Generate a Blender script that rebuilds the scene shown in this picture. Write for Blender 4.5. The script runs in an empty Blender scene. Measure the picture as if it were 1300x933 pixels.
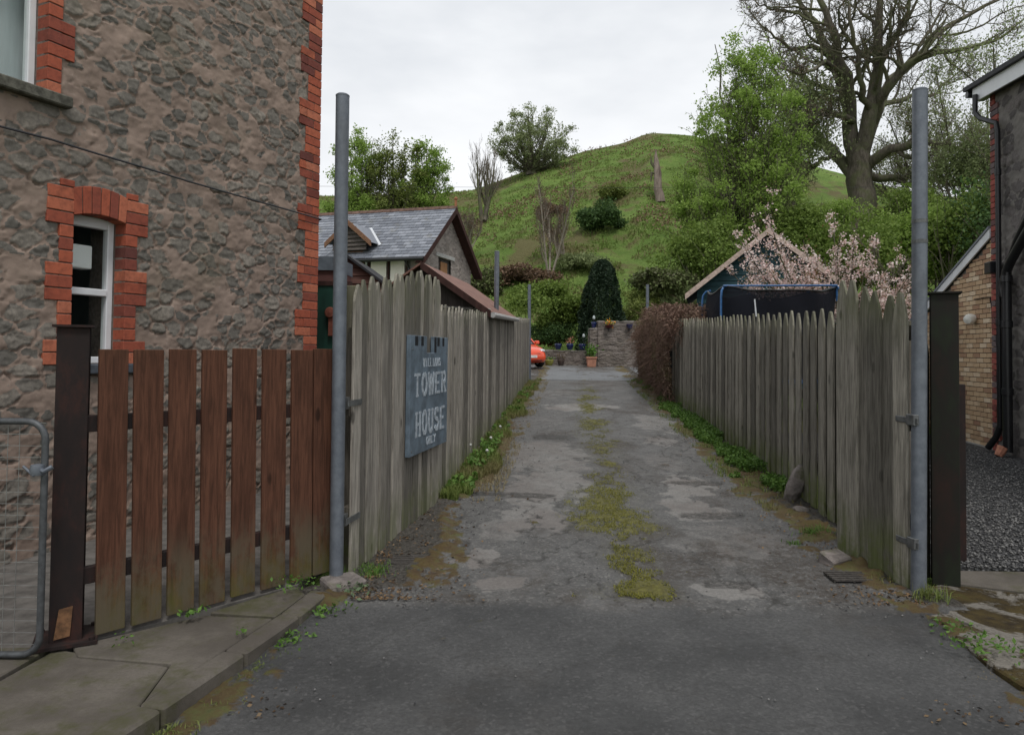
import bpy, bmesh, math, random
import numpy as np
from mathutils import Vector, Matrix
R = math.radians
scn = bpy.context.scene
col = scn.collection

# ------------------------------------------------------------------ camera model
FOC, PCX, PCY, EYE = 900.0, 650.0, 421.0, 1.6
TILT, ROLL = math.atan(25/900.0), 0.0105
CAM = np.array([0, 0, EYE])
_F = np.array([0, math.cos(TILT), math.sin(TILT)]); _R = np.array([1.0, 0, 0]); _U = np.array([0, -math.sin(TILT), math.cos(TILT)])
RT = math.cos(ROLL)*_R + math.sin(ROLL)*_U
UP = math.cos(ROLL)*_U - math.sin(ROLL)*_R
def ray(px, py): return _F*FOC + RT*(px-PCX) + UP*(PCY-py)
def at(px, py, Y):                       # point measured at photo position px,py and at depth Y
    d = ray(px, py); return CAM + d*(Y/d[1])
def hit(px, py, P, n):
    d = ray(px, py); n = np.array(n, float); P = np.array(P, float)
    return CAM + d*(np.dot(P-CAM, n)/np.dot(d, n))
SL = 0.037
def G(px, py): return hit(px, py, (0, 3, 0), (0, -SL, 1))
def gz(y): return 0.0 if y < 3 else (SL*(y-3) if y < 31 else SL*28)

cd = bpy.data.cameras.new('camera'); co = bpy.data.objects.new('camera', cd); col.objects.link(co)
m = Matrix((( RT[0], UP[0], -_F[0], 0), (RT[1], UP[1], -_F[1], 0), (RT[2], UP[2], -_F[2], EYE), (0, 0, 0, 1)))
co.matrix_world = m
cd.sensor_fit = 'HORIZONTAL'; cd.sensor_width = 36; cd.lens = FOC*36/1300; cd.shift_y = -(466.5-PCY)/1300
cd.clip_start = 0.05; cd.clip_end = 2000
scn.camera = co

# ------------------------------------------------------------------ numpy noise
_T = np.random.RandomState(7).rand(256, 256)
def vn(x, y):
    xi = np.floor(x).astype(int); yi = np.floor(y).astype(int); fx = x-xi; fy = y-yi
    fx = fx*fx*(3-2*fx); fy = fy*fy*(3-2*fy)
    a = _T[xi & 255, yi & 255]; b = _T[(xi+1) & 255, yi & 255]; c = _T[xi & 255, (yi+1) & 255]; d = _T[(xi+1) & 255, (yi+1) & 255]
    return (a*(1-fx)+b*fx)*(1-fy) + (c*(1-fx)+d*fx)*fy
def fbm(x, y, o=4, seed=0):
    s = 0; a = .5; t = 0
    for i in range(o):
        s = s + a*vn(x*2**i + 17.3*i + seed*5.1, y*2**i + 9.7*i + seed*3.3); t += a; a *= .5
    return s/t
def sst(a, b, x): t = np.clip((x-a)/(b-a), 0, 1); return t*t*(3-2*t)

# ------------------------------------------------------------------ objects
def tag(o, label=None, cat=None, group=None, kind=None):
    if label: o['label'] = label
    if cat: o['category'] = cat
    if group: o['group'] = group
    if kind: o['kind'] = kind
    return o
def empty(name, loc, label=None, cat=None, group=None, rz=0):
    o = bpy.data.objects.new(name, None); col.objects.link(o); o.location = tuple(loc); o.rotation_euler = (0, 0, rz)
    o.empty_display_size = .2
    return tag(o, label, cat, group)
def link(name, me, mat, parent=None, smooth=False, world=True):
    o = bpy.data.objects.new(name, me); col.objects.link(o)
    if mat is not None:
        for mm in (mat if isinstance(mat, (list, tuple)) else [mat]): me.materials.append(mm)
    if smooth: me.polygons.foreach_set('use_smooth', [True]*len(me.polygons))
    if parent is not None:
        o.parent = parent
        if world:            # mesh was written in world coordinates
            bpy.context.view_layer.update() if False else None
            o.matrix_parent_inverse = chain(parent).inverted()
    return o
def chain(o):
    mt = o.matrix_parent_inverse @ basis(o)
    return chain(o.parent) @ mt if o.parent else basis(o)
def basis(o): return Matrix.Translation(o.location) @ o.rotation_euler.to_matrix().to_4x4() @ Matrix.Diagonal((*o.scale, 1))
def mesh_np(name, V, Fc):                # V (n,3), Fc (m,k) all same k
    me = bpy.data.meshes.new(name); V = np.asarray(V, np.float32); Fc = np.asarray(Fc, np.int32)
    me.vertices.add(len(V)); me.vertices.foreach_set('co', V.ravel())
    k = Fc.shape[1]; me.loops.add(Fc.size); me.loops.foreach_set('vertex_index', Fc.ravel())
    me.polygons.add(len(Fc)); me.polygons.foreach_set('loop_start', np.arange(0, Fc.size, k, dtype=np.int32))
    try: me.polygons.foreach_set('loop_total', np.full(len(Fc), k, np.int32))
    except Exception: pass
    me.update(calc_edges=True); return me
def fattr(me, name, arr):
    a = me.attributes.new(name, 'FLOAT', 'POINT'); a.data.foreach_set('value', np.asarray(arr, np.float32))

class MB:
    def __init__(s): s.v = []; s.f = []
    def add(s, vs, fs):
        b = len(s.v); s.v += [tuple(map(float, p)) for p in vs]; s.f += [tuple(b+i for i in q) for q in fs]; return s
    def box(s, x0, x1, y0, y1, z0, z1, M=None, j=0, rng=None):
        vs = [(x, y, z) for z in (z0, z1) for (x, y) in ((x0, y0), (x1, y0), (x1, y1), (x0, y1))]
        if j: vs = [tuple(c+rng.uniform(-j, j) for c in p) for p in vs]
        if M is not None: vs = [M @ Vector(p) for p in vs]
        return s.add(vs, [(3, 2, 1, 0), (4, 5, 6, 7), (0, 1, 5, 4), (1, 2, 6, 5), (2, 3, 7, 6), (3, 0, 4, 7)])
    def prism(s, poly, y0, y1, M=None):   # polygon in x,z ; thickness along y
        n = len(poly); vs = [(p[0], y0, p[1]) for p in poly] + [(p[0], y1, p[1]) for p in poly]
        if M is not None: vs = [M @ Vector(p) for p in vs]
        return s.add(vs, [tuple(range(n)), tuple(range(2*n-1, n-1, -1))] + [(i, i+n, (i+1) % n+n, (i+1) % n) for i in range(n)])
    def zprism(s, poly, z0, z1):          # polygon in x,y; z0,z1 numbers or per point lists
        n = len(poly); a = z0 if isinstance(z0, (list, tuple)) else [z0]*n; b = z1 if isinstance(z1, (list, tuple)) else [z1]*n
        vs = [(p[0], p[1], a[i]) for i, p in enumerate(poly)] + [(p[0], p[1], b[i]) for i, p in enumerate(poly)]
        return s.add(vs, [tuple(range(n-1, -1, -1)), tuple(range(n, 2*n))] + [(i, (i+1) % n, (i+1) % n+n, i+n) for i in range(n)])
    def tube(s, pts, r, n=10, cap=True):
        pts = [Vector(p) for p in pts]; rs = r if isinstance(r, (list, tuple)) else [r]*len(pts); rings = []
        t0 = (pts[1]-pts[0]).normalized(); u = t0.orthogonal().normalized()
        for i, p in enumerate(pts):
            t = (pts[min(i+1, len(pts)-1)]-pts[max(i-1, 0)]).normalized(); u = (u-t*u.dot(t)).normalized(); w = t.cross(u)
            rings.append([p+(u*math.cos(a)+w*math.sin(a))*rs[i] for a in [2*math.pi*k/n for k in range(n)]])
        b = [q for rg in rings for q in rg]; fs = []
        for i in range(len(pts)-1):
            for k in range(n): fs.append((i*n+k, i*n+(k+1) % n, (i+1)*n+(k+1) % n, (i+1)*n+k))
        if cap: fs += [tuple(range(n-1, -1, -1)), tuple((len(pts)-1)*n+k for k in range(n))]
        return s.add(b, fs)
    def lathe(s, prof, n=20, M=None):     # prof [(r,z)..]
        vs = [(r*math.cos(2*math.pi*k/n), r*math.sin(2*math.pi*k/n), z) for r, z in prof for k in range(n)]
        if M is not None: vs = [M @ Vector(p) for p in vs]
        fs = [(i*n+k, i*n+(k+1) % n, (i+1)*n+(k+1) % n, (i+1)*n+k) for i in range(len(prof)-1) for k in range(n)]
        return s.add(vs, fs)
    def build(s, name, mat, parent=None, smooth=False, bevel=0, world=True):
        me = bpy.data.meshes.new(name); me.from_pydata(s.v, [], s.f); me.update()
        if bevel:
            bm = bmesh.new(); bm.from_mesh(me)
            bmesh.ops.bevel(bm, geom=[e for e in bm.edges if len(e.link_faces) == 2 and e.calc_face_angle(0) > .7], offset=bevel, segments=1, affect='EDGES', profile=.5)
            bm.to_mesh(me); bm.free()
        o = link(name, me, mat, parent, False, world)
        if smooth:
            me.polygons.foreach_set('use_smooth', [True]*len(me.polygons)); me.set_sharp_from_angle(angle=R(38))
        return o
def frame(O, ex, ez=(0, 0, 1)):           # matrix: local x along ex, z up, y = z x x
    ex = Vector(ex).normalized(); ez = Vector(ez).normalized(); ey = ez.cross(ex).normalized()
    return Matrix(((ex.x, ey.x, ez.x, O[0]), (ex.y, ey.y, ez.y, O[1]), (ex.z, ey.z, ez.z, O[2]), (0, 0, 0, 1)))

# ------------------------------------------------------------------ materials
class W:
    def __init__(s, name, rough=.8, spec=.3):
        s.m = bpy.data.materials.new(name); s.m.use_nodes = True; s.nt = s.m.node_tree; s.b = s.nt.nodes['Principled BSDF']
        s.b.inputs['Roughness'].default_value = rough; s.b.inputs['Specular IOR Level'].default_value = spec
        s._o = None
    def add(s, t, props=None, **ins):
        n = s.nt.nodes.new(t)
        for k, v in (props or {}).items(): setattr(n, k, v)
        for k, v in ins.items():
            k = int(k[1:]) if k[0] == 'i' and k[1:].isdigit() else k.replace('_', ' ')
            s.put(n.inputs[k], v)
        return n
    def put(s, sock, v):
        if isinstance(v, bpy.types.NodeSocket): s.nt.links.new(v, sock)
        else: sock.default_value = (*v, 1) if (isinstance(v, tuple) and len(v) == 3 and sock.type == 'RGBA') else v
    def set(s, name, v): s.put(s.b.inputs[name], v); return s
    @property
    def o(s):
        if s._o is None: s._o = s.add('ShaderNodeTexCoord').outputs['Object']
        return s._o
    def geo(s, w): return s.add('ShaderNodeNewGeometry').outputs[w]
    def scale(s, v, sc): return s.add('ShaderNodeMapping', None, Vector=v, Scale=sc).outputs[0]
    def noise(s, sc, det=5, ro=.6, v=None, dist=0, mul=None):
        v = v or s.o
        if mul: v = s.scale(v, mul)
        return s.add('ShaderNodeTexNoise', None, Vector=v, Scale=float(sc), Detail=float(det), Roughness=ro, Distortion=float(dist)).outputs[0]
    def ramp(s, f, pts):
        n = s.add('ShaderNodeValToRGB', None, Fac=f); cr = n.color_ramp
        while len(cr.elements) < len(pts): cr.elements.new(.5)
        for e, (p, c) in zip(cr.elements, pts): e.position = p; e.color = (*c, 1) if isinstance(c, tuple) else (c, c, c, 1)
        return n.outputs[0]
    def mix(s, f, a, b, mode='MIX'):
        n = s.nt.nodes.new('ShaderNodeMix'); n.data_type = 'RGBA'; n.blend_type = mode
        s.put(n.inputs[0], f); s.put(n.inputs[6], a); s.put(n.inputs[7], b); return n.outputs[2]
    def math(s, op, a, b=0.0, clamp=False):
        n = s.nt.nodes.new('ShaderNodeMath'); n.operation = op; n.use_clamp = clamp; s.put(n.inputs[0], a); s.put(n.inputs[1], b); return n.outputs[0]
    def rng(s, v, a, b, c=0.0, d=1.0):
        n = s.nt.nodes.new('ShaderNodeMapRange'); n.interpolation_type = 'SMOOTHSTEP'
        for i, q in enumerate((v, a, b, c, d)): s.put(n.inputs[i], q)
        return n.outputs[0]
    def attr(s, name): return s.add('ShaderNodeAttribute', {'attribute_name': name}).outputs['Fac']
    def isl(s): return s.geo('Random Per Island')
    def sep(s, v, i): return s.add('ShaderNodeSeparateXYZ', None, Vector=v).outputs[i]
    def bump(s, h, st=.5, d=.01, n=None):
        b = s.add('ShaderNodeBump', None, Height=h, Strength=float(st), Distance=float(d))
        if n: s.put(b.inputs['Normal'], n)
        s.put(s.b.inputs['Normal'], b.outputs[0]); return b.outputs[0]
    def var(s, c, f, amt=.35):            # brightness variation of colour c by 0..1 factor
        return s.mix(1.0, c, s.ramp(f, [(0, 1-amt), (1, 1+amt*.6 if 1+amt*.6 < 1 else 1.0)]), 'MULTIPLY')

def simple(name, c, rough=.6, spec=.4, metal=0, nsc=20, amt=.3, bump=.1, bd=.003, mul=None):
    w = W(name, rough, spec); n = w.noise(nsc, 5, .65, mul=mul)
    w.set('Base Color', w.mix(w.rng(n, .3, .7), tuple(x*(1-amt) for x in c), tuple(min(1, x*(1+amt*.4)) for x in c))); w.set('Metallic', float(metal))
    if bump: w.bump(n, bump, bd)
    return w.m

def wood(name, dark, light, algae=.5, zscale=.06, base_z=.0, algae_col=(.10, .125, .03), ah=.5, bstr=.35, stain=None):
    w = W(name, .85, .2); io = w.isl()
    off = w.add('ShaderNodeCombineXYZ', None, X=w.math('MULTIPLY', io, 37.0), Y=w.math('MULTIPLY', io, 11.0), Z=w.math('MULTIPLY', io, 53.0)).outputs[0]
    v = w.add('ShaderNodeVectorMath', {'operation': 'ADD'}, i0=w.o, i1=off).outputs[0]
    g = w.noise(60, 6, .7, v=v, mul=(1, 1, zscale), dist=.6)
    g2 = w.noise(9, 4, .6, v=v, mul=(1, 1, .25))
    c = w.mix(w.rng(g, .3, .7), dark, light)
    c = w.mix(1.0, c, w.ramp(w.rng(io, 0, 1), [(0, .42), (.45, .78), (1, 1.0)]), 'MULTIPLY')
    c = w.mix(w.rng(g2, .45, .75, 0, .5), c, tuple(x*.55 for x in dark))
    kn = w.add('ShaderNodeTexVoronoi', {'feature': 'F1'}, Vector=w.scale(v, (1, 1, .45)), Scale=5.0).outputs[0]
    c = w.mix(w.rng(kn, .13, .06, 0, .75), c, tuple(x*.35 for x in dark))
    wp = w.geo('Position'); z = w.math('SUBTRACT', w.sep(wp, 2), w.math('MULTIPLY', w.math('MAXIMUM', w.math('SUBTRACT', w.sep(wp, 1), 3.0), 0.0), SL))
    a = w.math('ADD', w.rng(z, .05, ah, 1, 0), w.rng(z, 1.45, 2.1, 0, .55))
    a = w.math('MULTIPLY', a, w.rng(w.noise(4, 5, .7, v=v), .3, .62))
    c = w.mix(w.math('MULTIPLY', a, algae, True), c, algae_col)
    if stain:
        st = w.math('MULTIPLY', w.rng(z, .25, .62, 1, 0), w.rng(w.noise(7, 6, .7, v=v, mul=(1, 1, .5)), .38, .6))
        c = w.mix(w.math('MULTIPLY', st, .85, True), c, stain)
    w.set('Base Color', c); w.bump(g, bstr, .004); return w.m

def leafmat(name, a, b, c=None, trans=.25, rough=.6):
    w = W(name, rough, .25); r = w.isl(); n = w.noise(.6, 3, .6)
    cc = w.mix(w.rng(r, 0, 1), a, b)
    if c: cc = w.mix(w.rng(n, .45, .65), cc, c)
    w.set('Base Color', cc)
    t = w.add('ShaderNodeBsdfTranslucent', None, Color=cc)
    mx = w.add('ShaderNodeMixShader', None, i0=float(trans), i1=w.b.outputs[0], i2=t.outputs[0])
    w.nt.links.new(mx.outputs[0], w.nt.nodes['Material Output'].inputs[0]); return w.m

def bark(name, a, b, sc=8, moss=None):
    w = W(name, .9, .15); n = w.noise(sc, 6, .7, mul=(1, 1, .3)); c = w.mix(w.rng(n, .3, .7), a, b)
    if moss: c = w.mix(w.math('MULTIPLY', w.rng(w.noise(.9, 4, .6), .4, .6), .6), c, moss)
    w.set('Base Color', c); w.bump(n, .7, .03); return w.m

# ------------------------------------------------------------------ vegetation kit
def unit(v): return v/np.maximum(np.linalg.norm(v, axis=-1, keepdims=True), 1e-9)
def tubes_np(groups):                     # groups: list of (pts (P,k,3), rad (P,k), n)
    VS = []; FS = []; base = 0
    for pts, rad, n in groups:
        P, k, _ = pts.shape
        if P == 0: continue
        t = np.empty_like(pts); t[:, 1:-1] = pts[:, 2:]-pts[:, :-2]; t[:, 0] = pts[:, 1]-pts[:, 0]; t[:, -1] = pts[:, -1]-pts[:, -2]; t = unit(t)
        ref = np.where(np.abs(t[:, :1, 2:3]) < .8, np.array([0, 0, 1.0]), np.array([1.0, 0, 0])); ref = np.broadcast_to(ref, t.shape)
        u = unit(np.cross(t, ref)); w = np.cross(t, u)
        a = np.arange(n)*2*np.pi/n
        ring = pts[:, :, None]+rad[:, :, None, None]*(u[:, :, None]*np.cos(a)[:, None]+w[:, :, None]*np.sin(a)[:, None])
        VS.append(ring.reshape(-1, 3))
        i = np.arange(P)[:, None, None]*k*n+np.arange(k-1)[None, :, None]*n; kk = np.arange(n)[None, None]; k2 = (kk+1) % n
        FS.append((np.stack([i+kk, i+k2, i+n+k2, i+n+kk], -1)+base).reshape(-1, 4)); base += P*k*n
    return np.concatenate(VS), np.concatenate(FS)
def grow(rs, st, d, ln, r0, k, wob, trop, end=.35):
    P = len(st); pts = np.empty((P, k, 3)); pts[:, 0] = st; d = unit(d); step = (ln/(k-1))[:, None]
    for i in range(1, k):
        d = unit(d + rs.normal(0, wob, (P, 3)) + np.array([0, 0, trop])); pts[:, i] = pts[:, i-1]+d*step
    return pts, r0[:, None]*np.linspace(1, end, k)[None]
def kids(rs, pts, rad, m, smin, ang, ratio, rr, k, wob, trop, end=.35, lenj=.4, smax=1.0):
    P, K, _ = pts.shape; L = np.linalg.norm(pts[:, -1]-pts[:, 0], axis=1)
    idx = np.repeat(np.arange(P), m); s = (np.tile(np.arange(m), P)+rs.rand(P*m))/m*(smax-smin)+smin; q = s*(K-1); a = np.minimum(q.astype(int), K-2); f = (q-a)[:, None]
    p = pts[idx, a]*(1-f)+pts[idx, a+1]*f; r = rad[idx, a]*(1-f[:, 0])+rad[idx, a+1]*f[:, 0]; t = unit(pts[idx, a+1]-pts[idx, a])
    o = unit(np.cross(t, rs.normal(0, 1, t.shape))); an = ang*(1+rs.uniform(-.35, .35, len(s)))[:, None]
    d = t*np.cos(an)+o*np.sin(an)
    ln = L[idx]*ratio*(1.15-.6*s)*(1+rs.uniform(-lenj, lenj, len(s)))
    return grow(rs, p, d, ln, r*rr, k, wob, trop, end)
def leaves_np(rs, C, size, up=.3, asp=.6):
    n = len(C); nrm = unit(rs.normal(0, 1, (n, 3))+np.array([0, 0, up])); a = unit(np.cross(nrm, rs.normal(0, 1, (n, 3)))); b = np.cross(nrm, a)
    s = size*(.6+.8*rs.rand(n))[:, None]
    V = np.stack([C-a*s*.5, C+b*s*asp*.5+nrm*s*.08, C+a*s*.5, C-b*s*asp*.5+nrm*s*.08], 1).reshape(-1, 3)
    return V, np.arange(4*n).reshape(-1, 4)
def leafobj(name, rs, C, size, mat, parent, up=.3, asp=.6):
    V, Fc = leaves_np(rs, C, size, up, asp); return link(name, mesh_np(name, V, Fc), mat, parent)
def along(rs, pts, n, jit):               # n random points per polyline plus gaussian jitter
    P, K, _ = pts.shape; idx = np.repeat(np.arange(P), n); q = rs.rand(P*n)*(K-1)*.999; a = q.astype(int); f = (q-a)[:, None]
    return pts[idx, a]*(1-f)+pts[idx, a+1]*f+rs.normal(0, jit, (P*n, 3))
def bush(name, label, cat, c, rad, n, size, mat, seed, lobes=14, group=None, stem=None, lo=-.2, ground=None, part='foliage', kind=None):
    rs = np.random.RandomState(seed); rad = np.array(rad, float)
    root = empty(name, (c[0], c[1], c[2]-rad[2]*.9 if ground is None else ground), label, cat, group)
    d = unit(rs.normal(0, 1, (lobes, 3))); d[:, 2] = np.abs(d[:, 2])*1.1+lo; lc = np.array(c)+d*rad*rs.uniform(.3, .95, (lobes, 1)); lr = rs.uniform(.2, .50, lobes)
    i = rs.randint(0, lobes, n); dd = unit(rs.normal(0, 1, (n, 3))); rr = np.cbrt(rs.uniform(.25, 1.1, n))[:, None]
    C = lc[i]+dd*rr*lr[i][:, None]*rad*(1+.22*rs.normal(0, 1, (n, 1)))
    leafobj(part, rs, C, size, mat, root)
    if stem is not None:
        b = np.array([root.location[:]]*lobes)+rs.normal(0, .08, (lobes, 3))*np.array([1, 1, 0])*rad; st = b
        pts, rd = grow(rs, st, lc-st, np.linalg.norm(lc-st, axis=1), np.full(lobes, .03*rad[2]), 5, .12, 0)
        p2, r2 = kids(rs, pts, rd, 5, .3, .6, .5, .6, 4, .2, .1)
        V, Fc = tubes_np([(pts, rd, 5), (p2, r2, 3)]); link('stems', mesh_np('stems', V, Fc), stem, root)
    return root
def blades(rs, C, h, w, lean=.5, flop=.5):  # grass blades: 5-vertex tapering bent strip; C (n,3), h (n,)
    n = len(C); a = rs.uniform(0, 2*np.pi, n); d = np.stack([np.cos(a), np.sin(a), np.zeros(n)], 1); s = np.stack([-np.sin(a), np.cos(a), np.zeros(n)], 1)
    h = h[:, None]; l = (rs.rand(n, 1)*lean); up = np.array([0, 0, 1.0])
    m1 = C+up*h*.55+d*h*l*.35; tip = C+up*h*(1-flop*l)+d*h*l*1.1
    V = np.stack([C-s*w*.5, C+s*w*.5, m1+s*w*.4, m1-s*w*.4, tip+s*w*.06, tip-s*w*.06], 1).reshape(-1, 3); b = np.arange(n)[:, None]*6
    return V, np.concatenate([b+np.array([0, 1, 2, 3]), b+np.array([3, 2, 4, 5])])

# ------------------------------------------------------------------ rubble stone surface (real relief)
def rubble(name, W_, H_, res, cw, ch, amp, mat, parent, M, keep=None, seed=0, u0=0.0, z0=0.0, thr=.12, warp=.35, smear=.5, tilt=1.0):
    nu = int(W_/res)+1; nz = int(H_/res)+1
    u, z = np.meshgrid(u0+np.linspace(0, W_, nu), z0+np.linspace(0, H_, nz), indexing='ij'); u = u.ravel(); z = z.ravel()
    wx = (fbm(u/cw*.9, z/ch*.6, 3, seed+1)-.5)*warp*2.2; wz = (fbm(u/cw*.6+40, z/ch*.9, 3, seed+2)-.5)*warp*2.2
    a = u/cw+wx; b = z/ch+wz; big = fbm(u/cw*.25, z/ch*.25, 2, seed+9); 
    def voro(a, b, sd, jit=.85, wt=.28):
        ai = np.floor(a).astype(int); bi = np.floor(b).astype(int); f1 = np.full(a.shape, 9.); f2 = f1.copy(); cid = np.zeros(a.shape, int); cx = f1.copy(); cz = f1.copy(); T1 = np.random.RandomState(sd).rand(256, 256, 6)
        for i in (-1, 0, 1):
            for j in (-1, 0, 1):
                ci = ai+i; cj = bi+j; t = T1[ci & 255, cj & 255]; px = ci+.5+(t[:, 0]-.5)*jit+(cj & 1)*.5; pz = cj+.5+(t[:, 1]-.5)*jit
                d = np.sqrt((a-px)**2+(b-pz)**2)-wt*t[:, 2]; nb = d < f1; f2 = np.where(nb, f1, np.minimum(f2, d)); cid = np.where(nb, (ci & 255)*256+(cj & 255), cid); cx = np.where(nb, a-px, cx); cz = np.where(nb, b-pz, cz); f1 = np.where(nb, d, f1)
        return f2-f1, T1.reshape(-1, 6)[cid], cx, cz
    hf = (fbm(u*16, z*22, 3, seed+7)-.5)*.22*warp/.35
    e, t, cx, cz = voro(a+hf, b+hf*.8, seed+11)
    e2, t2, dx, dz = voro(a*2.3+cz*.9+wx, b*1.7-cx*.5, seed+12)
    fine = fbm(u*26, z*40, 4, seed+3)-.5; mid = fbm(u*6, z*8, 3, seed+4)-.5
    expo = t[:, 3]+smear*(fbm(u*4, z*5.5, 3, seed+5)-.5)*1.8
    cover = sst(.20, .34, expo)
    mask = sst(thr, thr+.06, e+fine*.3)*cover
    facet = ((t2[:, 0]-.5)*dx*1.3+(t2[:, 1]-.5)*dz*1.5+(t2[:, 2]-.5)*.45)
    hs = .25+.55*t[:, 4]+tilt*((t[:, 5]-.5)*cx*1.1-(.1+.7*t[:, 0])*cz*.8)+facet*.75*tilt
    mort = .30+.9*mid+.45*sst(.35, .7, fbm(u*9, z*12, 3, seed+8))
    h = amp*(hs*mask+mort*(1-mask)+.42*fine)
    crease = sst(.09, .0, np.abs(e-.02))*sst(.45, .62, fbm(u*7, z*9, 2, seed+13))*cover
    under = sst(.0, -.35, cz)*sst(.28, .02, e)*sst(.4, .6, t[:, 5])*cover
    h = h-amp*(.55*crease+.75*under*(1-mask))
    V = np.stack([u, -h, z], 1)
    Fi = (np.arange(nu-1)[:, None]*nz+np.arange(nz-1)[None]).ravel(); Fc = np.stack([Fi, Fi+nz, Fi+nz+1, Fi+1], 1)
    if keep is not None:
        ce = V[Fc].mean(1); Fc = Fc[keep(ce[:, 0], ce[:, 2])]
    Mn = np.array(M); Vw = V@Mn[:3, :3].T+Mn[:3, 3]
    me = mesh_np(name, Vw, Fc)
    fattr(me, 'stone', mask); fattr(me, 'rnd', t[:, 2]*.6+t[:, 5]*.4)
    return link(name, me, mat, parent, smooth=True)
def stonemat(name, mort_a, mort_b, s1, s2, s3, stain=(.05, .05, .03)):
    w = W(name, .92, .15); s = w.attr('stone'); r = w.attr('rnd')
    n1 = w.noise(3, 5, .65); n2 = w.noise(30, 6, .7); n3 = w.noise(1.1, 4, .6)
    mo = w.mix(w.rng(n1, .35, .65), mort_a, mort_b); st = w.ramp(r, [(.1, s1), (.5, s2), (.9, s3)])
    st = w.mix(w.rng(n2, .35, .7, 0, .6), st, tuple(x*.5 for x in s1))
    sf = w.rng(w.math('ADD', s, w.math('MULTIPLY', w.math('SUBTRACT', n2, .5), .7)), .3, .6)
    c = w.mix(sf, mo, st); c = w.mix(w.rng(n2, .55, .8, 0, .35), c, (.5, .46, .42)) 
    c = w.mix(w.rng(n3, .5, .75, 0, .45), c, stain)
    w.set('Base Color', c); w.bump(w.noise(70, 6, .75), .55, .005); return w.m

def crown_tree(name, label, base, top, prof, ncl, nper, csz, lsize, leaf, bk, twig, seed, r=.2, stems=2, group=None, split=.18, squash=.7, outer=.5):
    """trunk(s), a limb and twigs to every leaf cluster; prof = (height fraction, half width in metres)"""
    rs = np.random.RandomState(seed); base = np.array(base, float); root = empty(name, tuple(base), label, 'tree', group); hgt = top-base[2]
    pf = np.array(prof); ff = np.linspace(pf[0, 0], pf[-1, 0], 200); ww = np.interp(ff, pf[:, 0], pf[:, 1]); cdf = np.cumsum(ww**1.6+.02); cdf /= cdf[-1]
    f = np.interp(rs.rand(ncl), cdf, ff); hw = np.interp(f, pf[:, 0], pf[:, 1])*(1+.16*np.sin(f*23+seed)); a = rs.uniform(0, 2*np.pi, ncl); rr = rs.rand(ncl)**outer
    C = np.stack([base[0]+hw*rr*np.cos(a), base[1]+hw*rr*np.sin(a)*squash, base[2]+f*hgt], 1)
    st = [np.array([base+[rs.normal(0, r*.8)*(stems > 1), 0, 0]]) for _ in range(stems)]; T = []
    for k in range(stems):
        e = np.array([base[0]+rs.normal(0, pf[:, 1].max()*.22)*(stems > 1), base[1], base[2]+hgt*(.93-.12*k)]); t = np.linspace(0, 1, 12)[:, None]; p = st[k]*(1-t)+e*t; p[1:-1] += rs.normal(0, hgt*.006, (10, 3)); T.append(p)
    T = np.array(T); V, Fc = tubes_np([(T, np.broadcast_to(np.linspace(r, r*.12, 12), (stems, 12)), 8)]); link('trunk', mesh_np('trunk', V, Fc), bk, root, smooth=True)
    ki = rs.randint(0, stems, ncl); fs = np.clip(f-.10-.28*rr, split*.6, .9); q = fs*11/.95; ai = np.minimum(q.astype(int), 10); fr = (q-ai)[:, None]; S = T[ki, ai]*(1-fr)+T[ki, ai+1]*fr
    t = np.linspace(0, 1, 8)[None, :, None]; mid = S+(C-S)*np.array([.62, .62, .30]); L = (1-t)**2*S[:, None]+2*t*(1-t)*mid[:, None]+t*t*C[:, None]+rs.normal(0, .05, (ncl, 8, 3))
    lr = np.linspace(1, .25, 8)[None]*(r*.26*(1-.6*fs))[:, None]; k2, r2 = kids(rs, L, lr, 5, .45, .7, .30, .5, 5, .16, .12); k3, r3 = kids(rs, k2, r2, 4, .2, .7, .6, .6, 4, .2, .1)
    V, Fc = tubes_np([(L, lr, 4), (k2, np.maximum(r2, .012), 3), (k3, np.maximum(r3, .009), 3)]); link('branches', mesh_np('branches', V, Fc), twig, root)
    sz = csz*rs.uniform(.55, 1.25, ncl)*np.where(rr > .8, .75, 1); i = np.repeat(np.arange(ncl), nper); dd = rs.normal(0, 1, (len(i), 3)); P = C[i]+dd*sz[i][:, None]*np.array([1, 1, .8])
    tw = along(rs, k3, max(1, int(ncl*nper*.5/len(k3))), csz*.22); leafobj('crown', rs, np.concatenate([P, tw]), lsize, leaf, root, up=.4, asp=.6); return root
# ------------------------------------------------------------------ world, sun
wd = bpy.data.worlds.new('World'); scn.world = wd; wd.use_nodes = True; nt = wd.node_tree; nt.nodes.clear()
def wn(t, props=None, **ins):
    n = nt.nodes.new(t)
    for k, v in (props or {}).items(): setattr(n, k, v)
    for k, v in ins.items():
        k = int(k[1:]) if k[0] == 'i' and k[1:].isdigit() else k
        if isinstance(v, bpy.types.NodeSocket): nt.links.new(v, n.inputs[k])
        else: n.inputs[k].default_value = v
    return n
SUN_EL, SUN_AZ = R(62), R(165)            # behind the camera, to its right, above the cloud
sky = wn('ShaderNodeTexSky', {'sky_type': 'NISHITA', 'sun_disc': False, 'sun_elevation': SUN_EL, 'sun_rotation': SUN_AZ})
tc = wn('ShaderNodeTexCoord').outputs['Generated']
nz_ = wn('ShaderNodeTexNoise', None, Vector=wn('ShaderNodeMapping', None, Vector=tc, Scale=(1.5, 1.5, 4.0)).outputs[0], Scale=1.6, Detail=5.0, Roughness=.5)
rp = wn('ShaderNodeValToRGB', None, Fac=nz_.outputs[0]); rp.color_ramp.elements[0].position = .36; rp.color_ramp.elements[0].color = (6.0, 6.3, 6.7, 1)
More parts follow.
